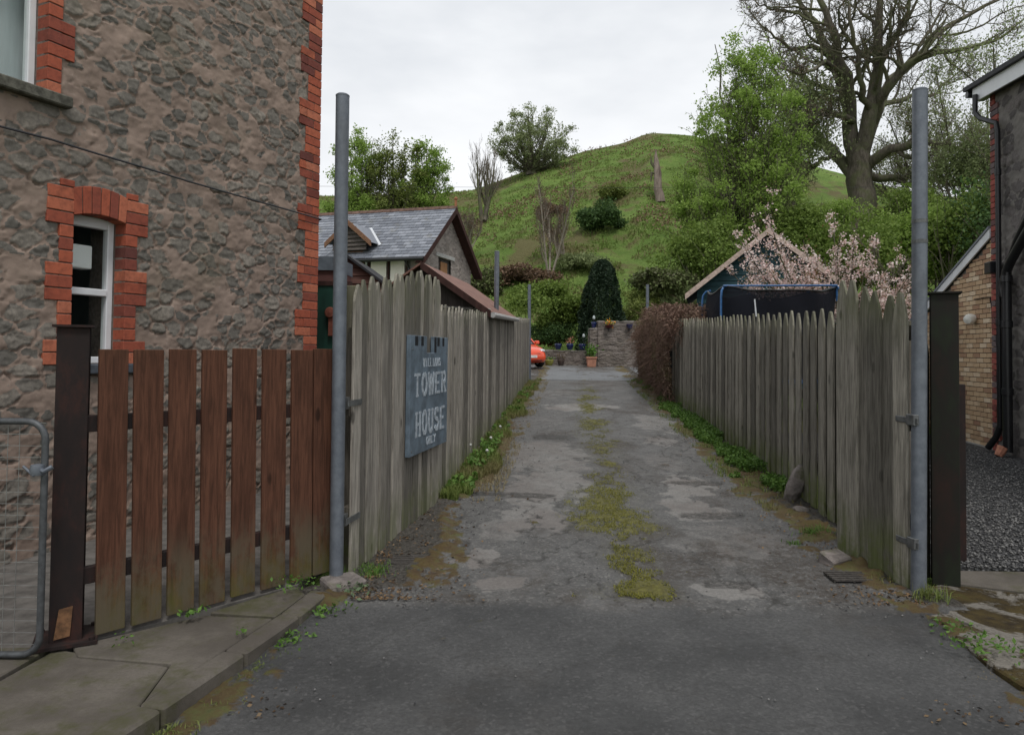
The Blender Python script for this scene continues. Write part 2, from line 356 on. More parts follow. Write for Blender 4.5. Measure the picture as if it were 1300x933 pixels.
rp.color_ramp.elements[1].position = .64; rp.color_ramp.elements[1].color = (8.6, 8.75, 8.95, 1)
z = wn('ShaderNodeSeparateXYZ', None, Vector=tc).outputs[2]
hr = wn('ShaderNodeMapRange', None, i0=z, i1=.03, i2=.40, i3=1.0, i4=0.0)
low = wn('ShaderNodeMix', {'data_type': 'RGBA'}, i0=hr.outputs[0], i6=rp.outputs[0], i7=(9.1, 9.2, 9.3, 1))
mx = wn('ShaderNodeMix', {'data_type': 'RGBA'}, i0=.96, i6=sky.outputs[0], i7=low.outputs[2])
bg = wn('ShaderNodeBackground', None, Color=mx.outputs[2], Strength=.1)
nt.links.new(bg.outputs[0], wn('ShaderNodeOutputWorld').inputs[0])
sd = bpy.data.lights.new('sun', 'SUN'); so = bpy.data.objects.new('sun', sd); col.objects.link(so)
sd.energy = 1.5; sd.angle = R(14); sd.color = (1, .97, .93)
dv = Vector((math.sin(SUN_AZ)*math.cos(SUN_EL), math.cos(SUN_AZ)*math.cos(SUN_EL), math.sin(SUN_EL)))
so.rotation_euler = dv.to_track_quat('Z', 'Y').to_euler()
scn.view_settings.view_transform = 'Standard'; scn.view_settings.look = 'None'; scn.view_settings.exposure = 0.22; scn.view_settings.gamma = 1
scn.render.engine = 'CYCLES'
try: scn.cycles.use_denoising = True; scn.cycles.denoiser = 'OPENIMAGEDENOISE'
except Exception: pass
scn.cycles.max_bounces = 6; scn.cycles.transparent_max_bounces = 8

# ------------------------------------------------------------------ terrain
def RFx0(y): return 2.28+.0856*y
SKY_PX = [-900, -200, 400, 560, 600, 650, 700, 740, 790, 815, 830, 860, 880, 920, 1000, 1060, 1150, 1300, 1700]
SKY_PY = [300, 250, 247, 245, 240, 221, 203, 190, 179, 169, 166, 168, 170, 180, 200, 216, 240, 262, 300]
DC = 88.0
def hillh(x, y):
    px = 650+900*x/np.maximum(y, 1); pyc = np.interp(px, SKY_PX, SKY_PY)
    crest = 1.6+(446+.0105*(px-650)-pyc)/900*DC
    s = (y-37)/(DC-37); sl = np.where(s < 1, np.clip(s, 0, 1)**.92, 1-.35*(s-1))
    base = np.where(y < 3, 0, np.where(y < 31, SL*(y-3), SL*28))
    n = (fbm(x/9+50, y/9+50, 4)-.5)*2.6+(fbm(x/2.2, y/2.2+9, 3, 4)-.5)*.9
    edge = np.clip(s*4, 0, 1)*np.clip((1-s)*5+.12, .12, 1)
    h = base+np.clip(crest-base, 0, None)*np.maximum(sl, -.4)
    return np.where(y > 37, h+n*edge, base)
xs = np.concatenate([np.linspace(-500, -75, 12), np.arange(-70, 95, .8), np.linspace(100, 500, 12)])
ys = np.concatenate([np.linspace(-60, 2, 10), np.array([3, 6, 10, 14, 18, 22, 26, 29, 31, 33, 35, 36, 37]), np.arange(37.7, 104, .8), np.linspace(108, 900, 14)])
X, Y = np.meshgrid(xs, ys, indexing='ij'); x = X.ravel(); y = Y.ravel(); z_ = hillh(x, y)-.03
z_ = z_-.25*((x > RFx0(y)+.9)&(y > 4)&(y < 12))
z_ = np.where(y > 180, np.maximum(z_, -20), z_)
n2 = len(ys); Fi = (np.arange(len(xs)-1)[:, None]*n2+np.arange(n2-1)[None]).ravel()
w = W('grass_ground', .95, .1); nA = w.noise(.09, 5, .65); nB = w.noise(.5, 6, .7); nC = w.noise(5, 5, .75)
c = w.mix(w.rng(nB, .35, .65), (.12, .19, .045), (.185, .265, .068)); c = w.mix(w.rng(nC, .4, .75, 0, .6), c, (.075, .125, .03))
c = w.mix(w.rng(w.math('ADD', w.math('MULTIPLY', nA, .75), w.math('MULTIPLY', nB, .3)), .535, .60, 0, .85), c, (.14, .115, .06))
c = w.mix(w.rng(w.noise(.25, 4, .6, mul=(1, .6, 1)), .6, .72, 0, .7), c, (.16, .11, .075))
w.set('Base Color', c); w.bump(nC, 1.0, .25); M_hill = w.m
tag(link('ground', mesh_np('ground', np.stack([x, y, z_], 1), np.stack([Fi, Fi+n2, Fi+n2+1, Fi+1], 1)), M_hill, smooth=True), kind='structure')
def H(x, y): return float(hillh(np.array([float(x)]), np.array([float(y)]))[0])
def onhill(px, py):                       # first point where a photo ray meets the hill
    d = ray(px, py)
    for Yd in np.arange(37.2, 88, .1):
        p = CAM+d*(Yd/d[1])
        if H(p[0], Yd) >= p[2]: return np.array([p[0], Yd, H(p[0], Yd)])
    p = CAM+d*(87.5/d[1]); return np.array([p[0], 87.5, H(p[0], 87.5)])

# ------------------------------------------------------------------ fence lines (plan)
def LFx(y): return -1.285+.084*y          # left fence face
def RFx(y): return 2.28+.0856*y           # right fence face
PL = G(427, 730); PR = G(1167, 752)

# ------------------------------------------------------------------ driveway sheet with masks
ys = np.concatenate([np.arange(1.0, 3.0, .1), np.arange(3.0, 9.0, .02), np.arange(9, 16, .035), np.arange(16, 31.2, .08)])
sx = np.linspace(0, 1, 230)
S, Y = np.meshgrid(sx, ys, indexing='ij'); s = S.ravel(); y = Y.ravel()
xl = np.where(y > 4.6, LFx(y)-.22, -1.0-.25*np.clip(4.6-y, 0, 9)-.35); xr = np.where(y > 4.9, RFx(y)+.03, 2.75+.1*np.clip(4.9-y, 0, 9))
x = xl+(xr-xl)*s; z = np.where(y < 3, 0, SL*(y-3)); 
wob = (fbm(x*1.3, y*.9, 3, 21)-.5)
dl = x-xl-.17*(y > 4.6); dr = xr-x
fine = fbm(x*9, y*9, 4, 22); med = fbm(x*3, y*2.2, 4, 23); big = fbm(x*1.1, y*.7, 3, 24)
road = sst(4.42+.30*(med-.5)+.12*(fine-.5), 4.28+.30*(med-.5)+.12*(fine-.5), y)
# central moss, photo rows measured -> depth
mid = .92+.088*(y-6)*.95-.02
my = [4.3, 4.5, 4.7, 4.9, 5.3, 5.7, 6.0, 6.6, 7.3, 7.8, 8.5, 9.4, 10.6, 12, 13.5, 15, 17, 20, 24, 28]
mv = [.0, .9, .75, .45, .75, .5, .95, 1.0, 1.0, .55, .45, .75, .65, .85, .5, .85, .8, .5, .35, .0]
mosw = np.interp(y, my, mv)
cm = mosw*np.exp(-((x-mid+.12*wob)/(.22+.14*np.interp(y, my, mv)))**2)
vf = fbm(x*28, y*20, 3, 27)
moss = sst(.38, 1.1, cm*.8+(med-.5)*1.6+(fine-.5)*1.2+(vf-.5)*.7)*sst(.02, .25, cm)
edge = np.maximum(sst(.62, .34, dl+wob*.5)*sst(.02, .3, dl+wob*.3), sst(.75, .40, dr+wob*.5)*sst(.02, .3, dr))*np.where(y < 4.3, .45, 1)
edge = np.maximum(edge, 0)
emoss = sst(.42, .95, edge*.85+(med-.5)*1.5+(fine-.5)*1.0+(vf-.5)*.5)
soil = sst(.45, .8, np.maximum(sst(.52, .12, dl+wob*.35), sst(.5, .15, dr+wob*.3))+(fine-.5)*.5)*(y > 4.4)
# worn pale patches (x,y,rx,ry)
def PP(px, py, wpx, hpx):
    c = G(px, py); a = G(px+wpx/2, py); b = G(px, py-hpx/2); d = G(px, py+hpx/2); return (c[0], c[1], a[0]-c[0], (b[1]-d[1])/2)
patch = np.zeros_like(x)
for px, py, a, b, v in [(686, 658, 105, 42, .8), (640, 672, 60, 30, .6), (700, 614, 120, 52, .75), (690, 580, 105, 46, .7), (612, 712, 70, 26, .9), (640, 741, 70, 26, .8), (735, 517, 90, 9, 1.0), (700, 500, 60, 12, .5),
                        (872, 618, 70, 30, .9), (880, 645, 75, 28, .8), (925, 750, 80, 22, .9), (835, 538, 60, 22, .7), (838, 560, 45, 12, .7), (690, 535, 60, 20, .4), (780, 490, 80, 14, .4), (850, 590, 60, 24, .5), (930, 690, 150, 44, .5), (570, 800, 90, 20, .25)]:
    cx, cy, rx, ry = PP(px, py, a, b)
    q = np.sqrt(((x-cx)/rx)**2+((y-cy)/ry)**2)+(med-.5)*1.2+(fine-.5)*.9+(vf-.5)*.4
    patch = np.maximum(patch, v*sst(1.02, .80, q))
rim = np.zeros_like(x)
patch2 = patch*(1-moss)
hole = np.zeros_like(x)
for px, py, a, b in [(700, 555, 62, 10), (878, 614, 62, 7), (905, 655, 60, 8), (590, 690, 12, 8), (925, 742, 60, 9), (650, 628, 110, 5), (850, 520, 30, 4)]:
    cx, cy, rx, ry = PP(px, py, a, b); hole = np.maximum(hole, sst(1.05, .85, np.sqrt(((x-cx)/rx)**2+((y-cy)/ry)**2)+(med-.5)*1.6+(fine-.5)*1.0))
cn = np.abs(fbm(x*2.2+60, y*1.7, 4, 31)-.5); crack = sst(.017, .005, cn)*sst(.46, .56, fbm(x*.8, y*.6+30, 2, 33))*(1-road*.6)
dirt = sst(.52, .72, .5*big+.35*med+.15*fine+.12*np.exp(-((x-mid)/.6)**2))*(1-road)
z = z+.022*(big-.5)*(1-road)+.012*(fine-.5)*(1-road*.8)+.022*moss*fine+.03*emoss*fine+.03*soil*(fine)+patch2*.004-hole*.012-crack*.008+.006
z = z-.004*road
V = np.stack([x, y, z], 1); n2 = len(ys); Fi = (np.arange(len(sx)-1)[:, None]*n2+np.arange(n2-1)[None]).ravel()
me = mesh_np('driveway', V, np.stack([Fi, Fi+n2, Fi+n2+1, Fi+1], 1))
for nm, a in (('moss', moss), ('emoss', emoss), ('soil', soil), ('patch', patch2), ('hole', np.maximum(hole, crack)), ('dirt', dirt), ('halo', sst(.05, .7, np.exp(-((x-mid+.1*wob)/.55)**2)*(.25+.75*mosw)+(med-.5)*.5)*(1-road)), ('road', road)): fattr(me, nm, a)
w = W('old_asphalt', .72, .35)
nF = w.noise(130, 4, .85); nG = w.noise(42, 8, .85); nM = w.noise(7, 6, .75); nL = w.noise(1.3, 4, .6); nS = w.noise(22, 8, .8)
ag = w.add('ShaderNodeTexVoronoi', {'feature': 'F1'}, Vector=w.o, Scale=70.0); agc = w.sep(ag.outputs['Color'], 0)
c = w.mix(w.rng(nM, .3, .7), (.108, .106, .103), (.182, .178, .171))
c = w.mix(w.rng(nG, .42, .62), w.mix(.5, c, (.05, .049, .047)), c)
c = w.mix(w.rng(agc, .72, 1.0, 0, .6), c, (.25, .24, .225)); c = w.mix(w.rng(nL, .5, .7, 0, .45), c, (.20, .195, .19))
rd = w.mix(w.rng(nL, .35, .65), (.070, .070, .070), (.118, .117, .115)); rd = w.mix(w.rng(nG, .4, .6, .45, 0), rd, (.03, .03, .03)); rd = w.mix(w.rng(agc, .8, 1.0, 0, .3), rd, (.19, .185, .18)); rd = w.mix(w.rng(w.noise(.55, 6, .65), .52, .66, 0, .55), rd, (.055, .045, .036))
c = w.mix(w.attr('road'), c, rd)
c = w.mix(w.math('MULTIPLY', w.attr('dirt'), w.rng(nS, .38, .58, 0, .85), True), c, (.055, .042, .032))
pc = w.mix(w.rng(nG, .35, .65), (.20, .19, .178), (.34, .322, .30)); pc = w.mix(w.rng(nL, .45, .6, 0, .5), pc, (.17, .14, .125))
c = w.mix(w.rng(w.math('ADD', w.attr('patch'), w.math('MULTIPLY', w.math('SUBTRACT', nM, .5), .9)), .25, .95, 0, .75), c, pc)
c = w.mix(w.math('MULTIPLY', w.attr('hole'), w.rng(nS, .36, .58, .2, .9), True), c, (.045, .042, .038))
c = w.mix(w.attr('soil'), c, w.mix(w.rng(nG, .38, .62), (.022, .018, .014), (.11, .10, .085)))
c = w.mix(w.rng(w.math('ADD', w.attr('emoss'), w.math('MULTIPLY', w.math('SUBTRACT', nS, .5), 1.6)), .42, .78, 0, .9), c, w.ramp(w.noise(6, 6, .75), [(.32, (.07, .036, .016)), (.5, (.10, .068, .02)), (.62, (.10, .10, .025)), (.75, (.07, .085, .025))]))
c = w.mix(w.rng(w.math('ADD', w.attr('halo'), w.math('MULTIPLY', w.math('SUBTRACT', nG, .5), 2.6)), .95, 1.35, 0, .5), c, (.10, .095, .03))
c = w.mix(w.rng(w.math('ADD', w.attr('moss'), w.math('MULTIPLY', w.math('SUBTRACT', nS, .5), 1.9)), .50, .80, 0, .92), c, w.ramp(w.noise(14, 6, .8), [(.32, (.06, .058, .022)), (.5, (.125, .115, .028)), (.6, (.17, .16, .035)), (.75, (.07, .095, .025))]))
w.set('Base Color', c); w.set('Roughness', w.rng(nL, .35, .65, .5, .85))
w.bump(w.math('ADD', w.math('ADD', nF, nG), w.math('MULTIPLY', agc, .5)), 1.0, .008)
tag(link('driveway', me, w.m, smooth=True), kind='structure')
M_asph = w.m

# loose chippings on the drive
rs = np.random.RandomState(3)
def pebbles(name, C, size, mat, parent=None, kind='stuff', label=None):
    n = len(C); base = np.array([(1, 0, 0), (-1, 0, 0), (0, 1, 0), (0, -1, 0), (0, 0, 1), (0, 0, -1)], float)
    fc = np.array([(0, 2, 4), (2, 1, 4), (1, 3, 4), (3, 0, 4), (2, 0, 5), (1, 2, 5), (3, 1, 5), (0, 3, 5)])
    V = C[:, None]+base[None]*(size*(.5+rs.rand(n))[:, None, None])*rs.uniform(.5, 1.2, (n, 6, 1))*np.array([1, 1, .6])
    return tag(link(name, mesh_np(name, V.reshape(-1, 3), (fc[None]+np.arange(n)[:, None, None]*6).reshape(-1, 3)), mat, parent), label, None, None, kind)
w = W('chippings', .85, .3); w.set('Base Color', w.ramp(w.isl(), [(0, (.045, .045, .047)), (.6, (.12, .118, .115)), (1, (.23, .225, .215))])); M_chip = w.m
n = 5200; yy = 3.2+16*rs.rand(n)**1.6; q = rs.rand(n); tt = np.where(rs.rand(n) < .5, .5+.5*np.sign(q-.5)*np.abs(2*q-1)**.35, q)
xx = np.where(yy > 4.6, LFx(yy), -1.1)*(1-tt)+np.where(yy > 4.9, RFx(yy), 2.5)*tt
keep = (fbm(xx*2, yy*2, 3, 40) > .45)&(yy > 4.25) | (rs.rand(n) < .05)
C = np.stack([xx, yy, np.where(yy < 3, 0, SL*(yy-3))+.012], 1)[keep]
tag(pebbles('loose_gravel', C, .007, M_chip), 'loose grey chippings scattered over the worn drive')

# rear yard
w = W('yard_asphalt', .6, .4); nM = w.noise(2, 5, .65); c = w.mix(w.rng(nM, .3, .7), (.12, .125, .13), (.17, .175, .18)); w.set('Base Color', c); w.bump(w.noise(90, 3, .7), .5, .004)
MB().zprism([(-3.6, 24), (.45, 23.4), (.6, 22.2), (4.1, 22.2), (10.5, 24), (10.5, 31.6), (-8, 31.6), (-8, 24)], [gz(v)-.02 for v in (24, 23.4, 22.2, 22.2, 24, 31.6, 31.6, 24)], [gz(v)+.016 for v in (24, 23.4, 22.2, 22.2, 24, 31, 31, 24)]).build('yard', w.m)['kind'] = 'structure'

# ------------------------------------------------------------------ left pavement
w = W('paving', .88, .25); nA = w.noise(2.5, 5, .65); nB = w.noise(60, 5, .8)
c = w.mix(w.rng(nA, .35, .65), (.085, .074, .062), (.14, .124, .105)); c = w.mix(w.rng(nB, .4, .7, 0, .5), c, (.08, .07, .06))
c = w.mix(w.rng(w.noise(1.4, 6, .75), .46, .62, 0, .85), c, (.065, .065, .028)); w.set('Base Color', c); w.bump(nB, .8, .005); M_pav = w.m
K = [(-3.0, 1.2), (-1.95, 1.6), (-1.62, 2.4), (-1.44, 3.0), (-1.30, 3.55), (-1.18, 4.05), (-1.12, 4.46)]
A_ = (-2.25, 3.58); B_ = (-1.22, 4.78)
mb = MB()
def slab(poly, zt, j=0.0): mb.zprism(poly, [-.05]*len(poly), [zt+random.uniform(-.006, .006) for _ in poly])
random.seed(4)
k4 = K[4]; k5 = K[5]; k6 = K[6]
slab([(-6, 1.2), (-3.03, 1.2), (-2.0, 1.7), (-1.75, 2.5), (-2.35, 2.95), (-6, 2.7)], .085)
slab([(-6, 2.72), (-2.35, 2.97), (-2.3, 3.6), (-6, 3.55)], .09)
slab([(-2.33, 2.96), (-1.74, 2.52), (-1.56, 3.02), (-1.62, 3.42), (-2.27, 3.6)], .088)
slab([(-1.605, 3.42), (-1.545, 3.04), (-1.42, 3.58), (-1.32, 4.0), (-1.72, 4.05), (-2.2, 3.62), (-2.1, 3.5)], .095)
slab([(-1.70, 4.07), (-1.31, 4.02), (-1.25, 4.38), (-1.36, 4.56)], .1)
o = mb.build('pavement', M_pav, bevel=.006); o['kind'] = 'structure'
mb = MB()
for i in range(6):
    a, b = Vector((*K[i], 0)), Vector((*K[i+1], 0)); d = (b-a).normalized(); nrm = Vector((-d.y, d.x, 0))*.125
    mb.zprism([(a+d*.006)[:2], (b-d*.006)[:2], (b-d*.006+nrm)[:2], (a+d*.006+nrm)[:2]], -.05, .098)
o = mb.build('kerb', M_pav, bevel=.012); o['kind'] = 'structure'
# path behind the brown fence, up to the house
MB().zprism([(-6.5, 3.56), (-2.25, 3.6), (-1.36, 4.6), (-1.3, 5.0), (-1.1, 7.5), (-2.2, 7.85), (-3.6, 4.98), (-6.5, 4.98)], -.05, [.085, .085, .09, .1, .18, .18, .085, .085]).build('path', simple('old_concrete', (.13, .12, .11), .9, .2, nsc=9, amt=.4), bevel=.004)['kind'] = 'structure'
# right hand forecourt: mossy concrete, tarmac strip, gravel yard
w = W('mossy_concrete', .9, .2); nA = w.noise(1.7, 6, .72, dist=.5); nB = w.noise(50, 5, .8)
c = w.mix(w.rng(nB, .3, .7), (.13, .12, .105), (.235, .215, .185)); c = w.mix(w.rng(nA, .44, .5), c, w.ramp(w.noise(6, 5, .7), [(.35, (.03, .022, .013)), (.6, (.075, .055, .02)), (.75, (.06, .075, .02))]))
w.set('Base Color', c); w.bump(w.math('ADD', w.math('MULTIPLY', w.rng(nA, .44, .52), 2.0), nB), .8, .012)
MB().zprism([(2.46, 2.0), (8, 2.0), (8, 4.50), (3.35, 4.68), (2.95, 4.86), (2.62, 4.72), (2.50, 4.25), (2.42, 3.6)], -.05, .055).build('pavement', w.m, bevel=.01)['kind'] = 'structure'
MB().zprism([(2.96, 4.88), (3.36, 4.70), (9, 4.52), (9, 5.02), (3.0, 5.14)], -.05, .062).build('tarmac_strip', M_pav, bevel=.004)['kind'] = 'structure'
w = W('gravel', .85, .3); v = w.add('ShaderNodeTexVoronoi', {'feature': 'F1'}, Vector=w.o, Scale=38.0); rc = w.sep(v.outputs['Color'], 0)
w.set('Base Color', w.mix(w.rng(v.outputs['Distance'], .2, .6), w.ramp(rc, [(0, (.07, .072, .075)), (.6, (.13, .13, .135)), (1, (.24, .235, .23))]), (.03, .03, .03))); w.bump(v.outputs['Distance'], 1.0, .03).node.invert = True
MB().zprism([(3.0, 5.16), (9, 5.04), (14, 5.0), (14, 10.6), (7.25, 10.8), (7.6, 13.3), (3.6, 13.3)], -.1, [.075, .075, .075, .2, .2, .24, .24]).build('gravel_yard', w.m)['kind'] = 'structure'
n = 16000; yy = 5.15+5.6*rs.rand(n)**1.3; xx = 3.05+(yy-5.1)*.08+rs.rand(n)*(yy*.12+2.2)
C = np.stack([xx, yy, .083+.022*(yy-5.1)], 1); tag(pebbles('gravel_chippings', C, .013, M_chip), 'dark grey gravel chippings covering the side yard')
# ------------------------------------------------------------------ common materials
M_woodL = wood('weathered_grey_wood', (.175, .158, .138), (.43, .395, .345), .5)
M_woodR = wood('weathered_mossy_wood', (.15, .138, .115), (.40, .37, .315), .85, ah=.55)
M_woodD = wood('dark_weathered_wood', (.07, .062, .05), (.17, .15, .125), .6)
M_brown = wood('brown_stained_wood', (.058, .026, .016), (.13, .056, .034), .55, ah=.42, stain=(.10, .082, .055))
M_galv = None
w = W('galvanised_steel', .5, .5); n = w.noise(14, 5, .7); n2 = w.noise(3, 4, .6, mul=(1, 1, .3)); c = w.mix(w.rng(n, .3, .7), (.115, .13, .155), (.17, .188, .215)); c = w.mix(w.rng(n2, .55, .72, 0, .5), c, (.08, .082, .085)); c = w.mix(w.rng(w.noise(30, 6, .8), .62, .72, 0, .5), c, (.3, .3, .3)); w.set('Base Color', c); w.set('Metallic', .35); w.bump(n, .1, .002); M_galv = w.m
w = W('rusted_steel', .8, .3); n = w.noise(7, 6, .7, mul=(1, 1, .4)); w.set('Base Color', w.ramp(n, [(.3, (.010, .008, .008)), (.5, (.018, .011, .010)), (.66, (.042, .016, .012)), (.75, (.016, .012, .010))])); w.bump(n, .3, .003); M_rust = w.m
w = W('green_black_steel', .75, .3); n = w.noise(5, 6, .7, mul=(1, 1, .4)); w.set('Base Color', w.ramp(n, [(.3, (.028, .013, .010)), (.5, (.013, .012, .009)), (.72, (.016, .026, .011))])); w.bump(n, .3, .003); M_gsteel = w.m
M_black = simple('black_plastic_pipe', (.012, .012, .014), .35, .5, amt=.2, bump=.03)
M_white = simple('white_pvc', (.72, .74, .76), .4, .4, amt=.08, nsc=4, bump=.02)
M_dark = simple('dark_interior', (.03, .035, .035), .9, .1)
M_hinge = simple('zinc_hinge', (.15, .155, .155), .55, .5, .5, amt=.4)
M_slate = None
w = W('slate', .5, .4); io = w.isl(); n = w.noise(18, 5, .7); c = w.ramp(io, [(0, (.115, .125, .15)), (.5, (.175, .19, .22)), (1, (.25, .265, .30))]); c = w.mix(w.rng(n, .45, .75, 0, .5), c, (.1, .1, .1)); c = w.mix(w.rng(w.noise(2.2, 4, .6), .56, .7, 0, .4), c, (.13, .12, .08)); w.set('Base Color', c); w.bump(n, .3, .004); M_slate = w.m
def brickmat(name, cols, rough=.85, dirt=.42):
    w = W(name, rough, .2); n = w.noise(26, 5, .7); io = w.isl(); c = w.ramp(io, cols)
    c = w.mix(w.rng(n, .4, .75, 0, dirt), c, tuple(x*.45 for x in cols[0][1])); c = w.mix(w.rng(w.noise(90, 3, .7), .6, .8, 0, .25), c, (.5, .4, .33)); c = w.mix(w.rng(w.noise(2.2, 5, .7), .5, .68, 0, .5), c, tuple(x*.55 for x in cols[1][1])); w.set('Base Color', c); w.bump(n, .35, .004); return w.m
M_brick = brickmat('red_brick', [(0, (.10, .042, .038)), (.13, (.20, .06, .045)), (.5, (.36, .092, .052)), (.8, (.43, .12, .065)), (1, (.48, .17, .10))])
M_ybrick = brickmat('buff_brick', [(0, (.32, .18, .12)), (.2, (.46, .31, .19)), (.7, (.56, .40, .25)), (1, (.68, .55, .40))], dirt=.15)
M_mort = simple('mortar', (.19, .155, .135), .95, .1, nsc=40, amt=.35, bump=.6, bd=.004)
M_mortp = simple('grey_mortar', (.2, .19, .175), .95, .1, nsc=40, amt=.3, bump=.6, bd=.004)
M_sill = simple('stone_sill', (.12, .115, .095), .9, .15, nsc=18, amt=.5, bump=.6, bd=.01)
w = W('window_glass', .03, .5); w.set('Base Color', (.02, .026, .026)); tr = w.add('ShaderNodeBsdfTransparent', None, Color=(.98, 1, .99, 1)); mxs = w.add('ShaderNodeMixShader', None, i0=.93, i1=w.b.outputs[0], i2=tr.outputs[0]); w.nt.links.new(mxs.outputs[0], w.nt.nodes['Material Output'].inputs[0]); M_glass = w.m

def bricks(mb, u0, u1, z0, z1, y0, y1, bw=.215, bh=.085, gap=.01, M=None, rng=None, bond=True, jy=.002):
    k = 0; z = z0
    while z < z1-.02:
        u = u0-(bw/2+gap/2 if (bond and k % 2) else 0)
        while u < u1-.01:
            a, b = max(u, u0), min(u+bw, u1)
            if b-a > .02:
                j = rng.uniform(0, jy); mb.box(a+rng.uniform(0, .002), b-rng.uniform(0, .002), y0-j, y1, z+rng.uniform(0, .002), min(z+bh, z1), M)
            u += bw+gap
        z += bh+gap; k += 1
rg = random.Random(5)

# ------------------------------------------------------------------ the big stone house on the left
P0 = (-3.49, 4.98, .03); EU = (.449, 1, 0); MH = frame(P0, EU); NH = -np.array(MH.to_3x3().col[1])
def uz(px, py): p = MH.inverted() @ Vector(hit(px, py, P0, NH)); return p.x, p.z
house = empty('stone_house', P0, 'tall rough stone house with orange-red brick corners filling the left side', 'house')
M_wallst = stonemat('pink_mortar_rubble', (.30, .228, .186), (.225, .170, .138), (.125, .117, .104), (.19, .173, .15), (.265, .235, .20), (.14, .125, .085))
UC = 3.146
cu = uz(412, 20)[0]; cl = uz(398, 440)[0]; UC = (cu+cl)/2
w1u0, w1z0 = uz(88, 455); w1u1 = uz(155, 455)[0]; w1z1 = uz(120, 272)[1]
w1z0 = uz(140, 462)[1]
w2u1 = uz(60, 60)[0]; w2z0 = uz(50, 114)[1]; w2u0 = w2u1-1.05; w2z1 = w2z0+1.6
HT = 6.7
def keep(u, z): return ~(((u > w1u0-.07)&(u < w1u1+.07)&(z > w1z0-.04)&(z < w1z1+.12)) | ((u > w2u0-.07)&(u < w2u1+.07)&(z > w2z0-.04)&(z < w2z1+.1)) | (u > UC-.215))
rubble('wall', UC+1.3, HT, .0125, .175, .105, .019, M_wallst, house, MH @ Matrix.Translation((0, .012, 0)), keep, seed=3, u0=-1.3, z0=-.05, thr=.15, smear=.6)
# wall core with the two openings, plus end wall
mb = MB(); D0, D1 = .03, .42
def core(u0, u1, z0, z1): mb.box(u0, u1, D0, D1, z0, z1, MH)
core(-1.9, w2u0, -.1, HT); core(w2u0, w2u1, w2z1, HT); core(w2u0, w2u1, -.1, w2z0-.001); core(w2u1+.0005, w1u0, -.1, HT) if w2u1 < w1u0 else None
core(w1u0+.0005, w1u1, -.1, w1z0-.001); core(w1u0+.0005, w1u1, w1z1, HT); core(w1u1+.0005, UC-.01, -.1, HT)
mb.box(UC-.44, UC-.012, .43, 6.5, -.1, HT, MH); mb.box(-1.9, UC-.45, 6.0, 6.4, -.1, HT, MH)
mb.box(-2.3, -1.91, .1, 6.4, -.1, HT, MH)
mb.build('wall_core', M_mort, house)
mb = MB(); mb.add([MH @ Vector(p) for p in ((-2.5, -.3, HT), (UC+.25, -.3, HT), (UC+.25, 3.2, HT+2.2), (-2.5, 3.2, HT+2.2), (-2.5, 6.7, HT), (UC+.25, 6.7, HT))], [(0, 1, 2, 3), (3, 2, 5, 4)]); mb.build('roof', M_slate, house)
# corner quoins (courses of three, alternating long and short)
mb = MB(); bh = .0865; z = 0.0; k = 0
while z < HT-.05:
    wdt = .225 if (k//3) % 2 else .335
    if k % 3 == 0: wj = wdt+rg.uniform(-.015, .015)
    n = 1 if wj < .25 else 2
    if n == 1: mb.box(UC-wj, UC, -.011-rg.uniform(0, .003), .1, z, z+bh, MH)
    else:
        s = UC-.225 if k % 2 else UC-.11
        mb.box(UC-wj, s-.008, -.011-rg.uniform(0, .003), .1, z, z+bh, MH); mb.box(s, UC, -.011-rg.uniform(0, .003), .1, z, z+bh, MH)
    z += bh+.009; k += 1
mb.build('quoin', M_brick, house, bevel=.004)
mb = MB(); mb.box(UC-.222, UC-.004, -.004, .09, -.05, HT, MH); mb.build('quoin_mortar', M_mort, house)
def surround(u0, u1, z0, z1, depth, seedk, arch=True):
    mb = MB(); mt = MB(); z = z0; k = seedk
    while z < z1+(.20 if arch else 0):
        big = (k//3) % 2 == 0; wd_ = .20 if big else .105
        for sgn in (0, 1):
            j = -.011-rg.uniform(0, .003)
            if sgn == 0: mb.box(u0-wd_, u0, j, .12 if z < z1 else .05, z, min(z+bh, z1+.22), MH)
            else: mb.box(u1, u1+wd_, j, .12 if z < z1 else .05, z, min(z+bh, z1+.22), MH)
        z += bh+.009; k += 1
    mt.box(u0-.10, u0-.004, -.003, .115, z0-.01, z1+.2, MH); mt.box(u1+.004, u1+.10, -.003, .115, z0-.01, z1+.2, MH)
    if arch:
        uc = (u0+u1)/2; wv = (u1-u0)/2; rise = .035; Rr = (wv*wv+rise*rise)/(2*rise); zc = z1-Rr; amx = math.asin(wv/Rr); n = max(6, int((u1-u0)/.066))
        for i in range(n):
            a0 = -amx+2*amx*i/n+.006*amx; a1 = -amx+2*amx*(i+1)/n-.03*amx; h2 = Rr+.215
            P = [(uc+Rr*math.sin(a0), zc+Rr*math.cos(a0)), (uc+Rr*math.sin(a1), zc+Rr*math.cos(a1)), (uc+Rr*math.sin(a1)*1.06, zc+h2*math.cos(a1)), (uc+Rr*math.sin(a0)*1.06, zc+h2*math.cos(a0))]
            mb.prism(P, -.013-rg.uniform(0, .003), .12, MH)
        mt.box(u0+.004, u1-.004, -.003, .06, z1+.01, z1+.19, MH)
    o = mb.build('window_surround', M_brick, house, bevel=.004); mt.build('surround_mortar', M_mort, o)
surround(w1u0, w1u1, w1z0, w1z1, .12, 1)
surround(w2u0, w2u1, w2z0+.0, w2z1, .12, 3)
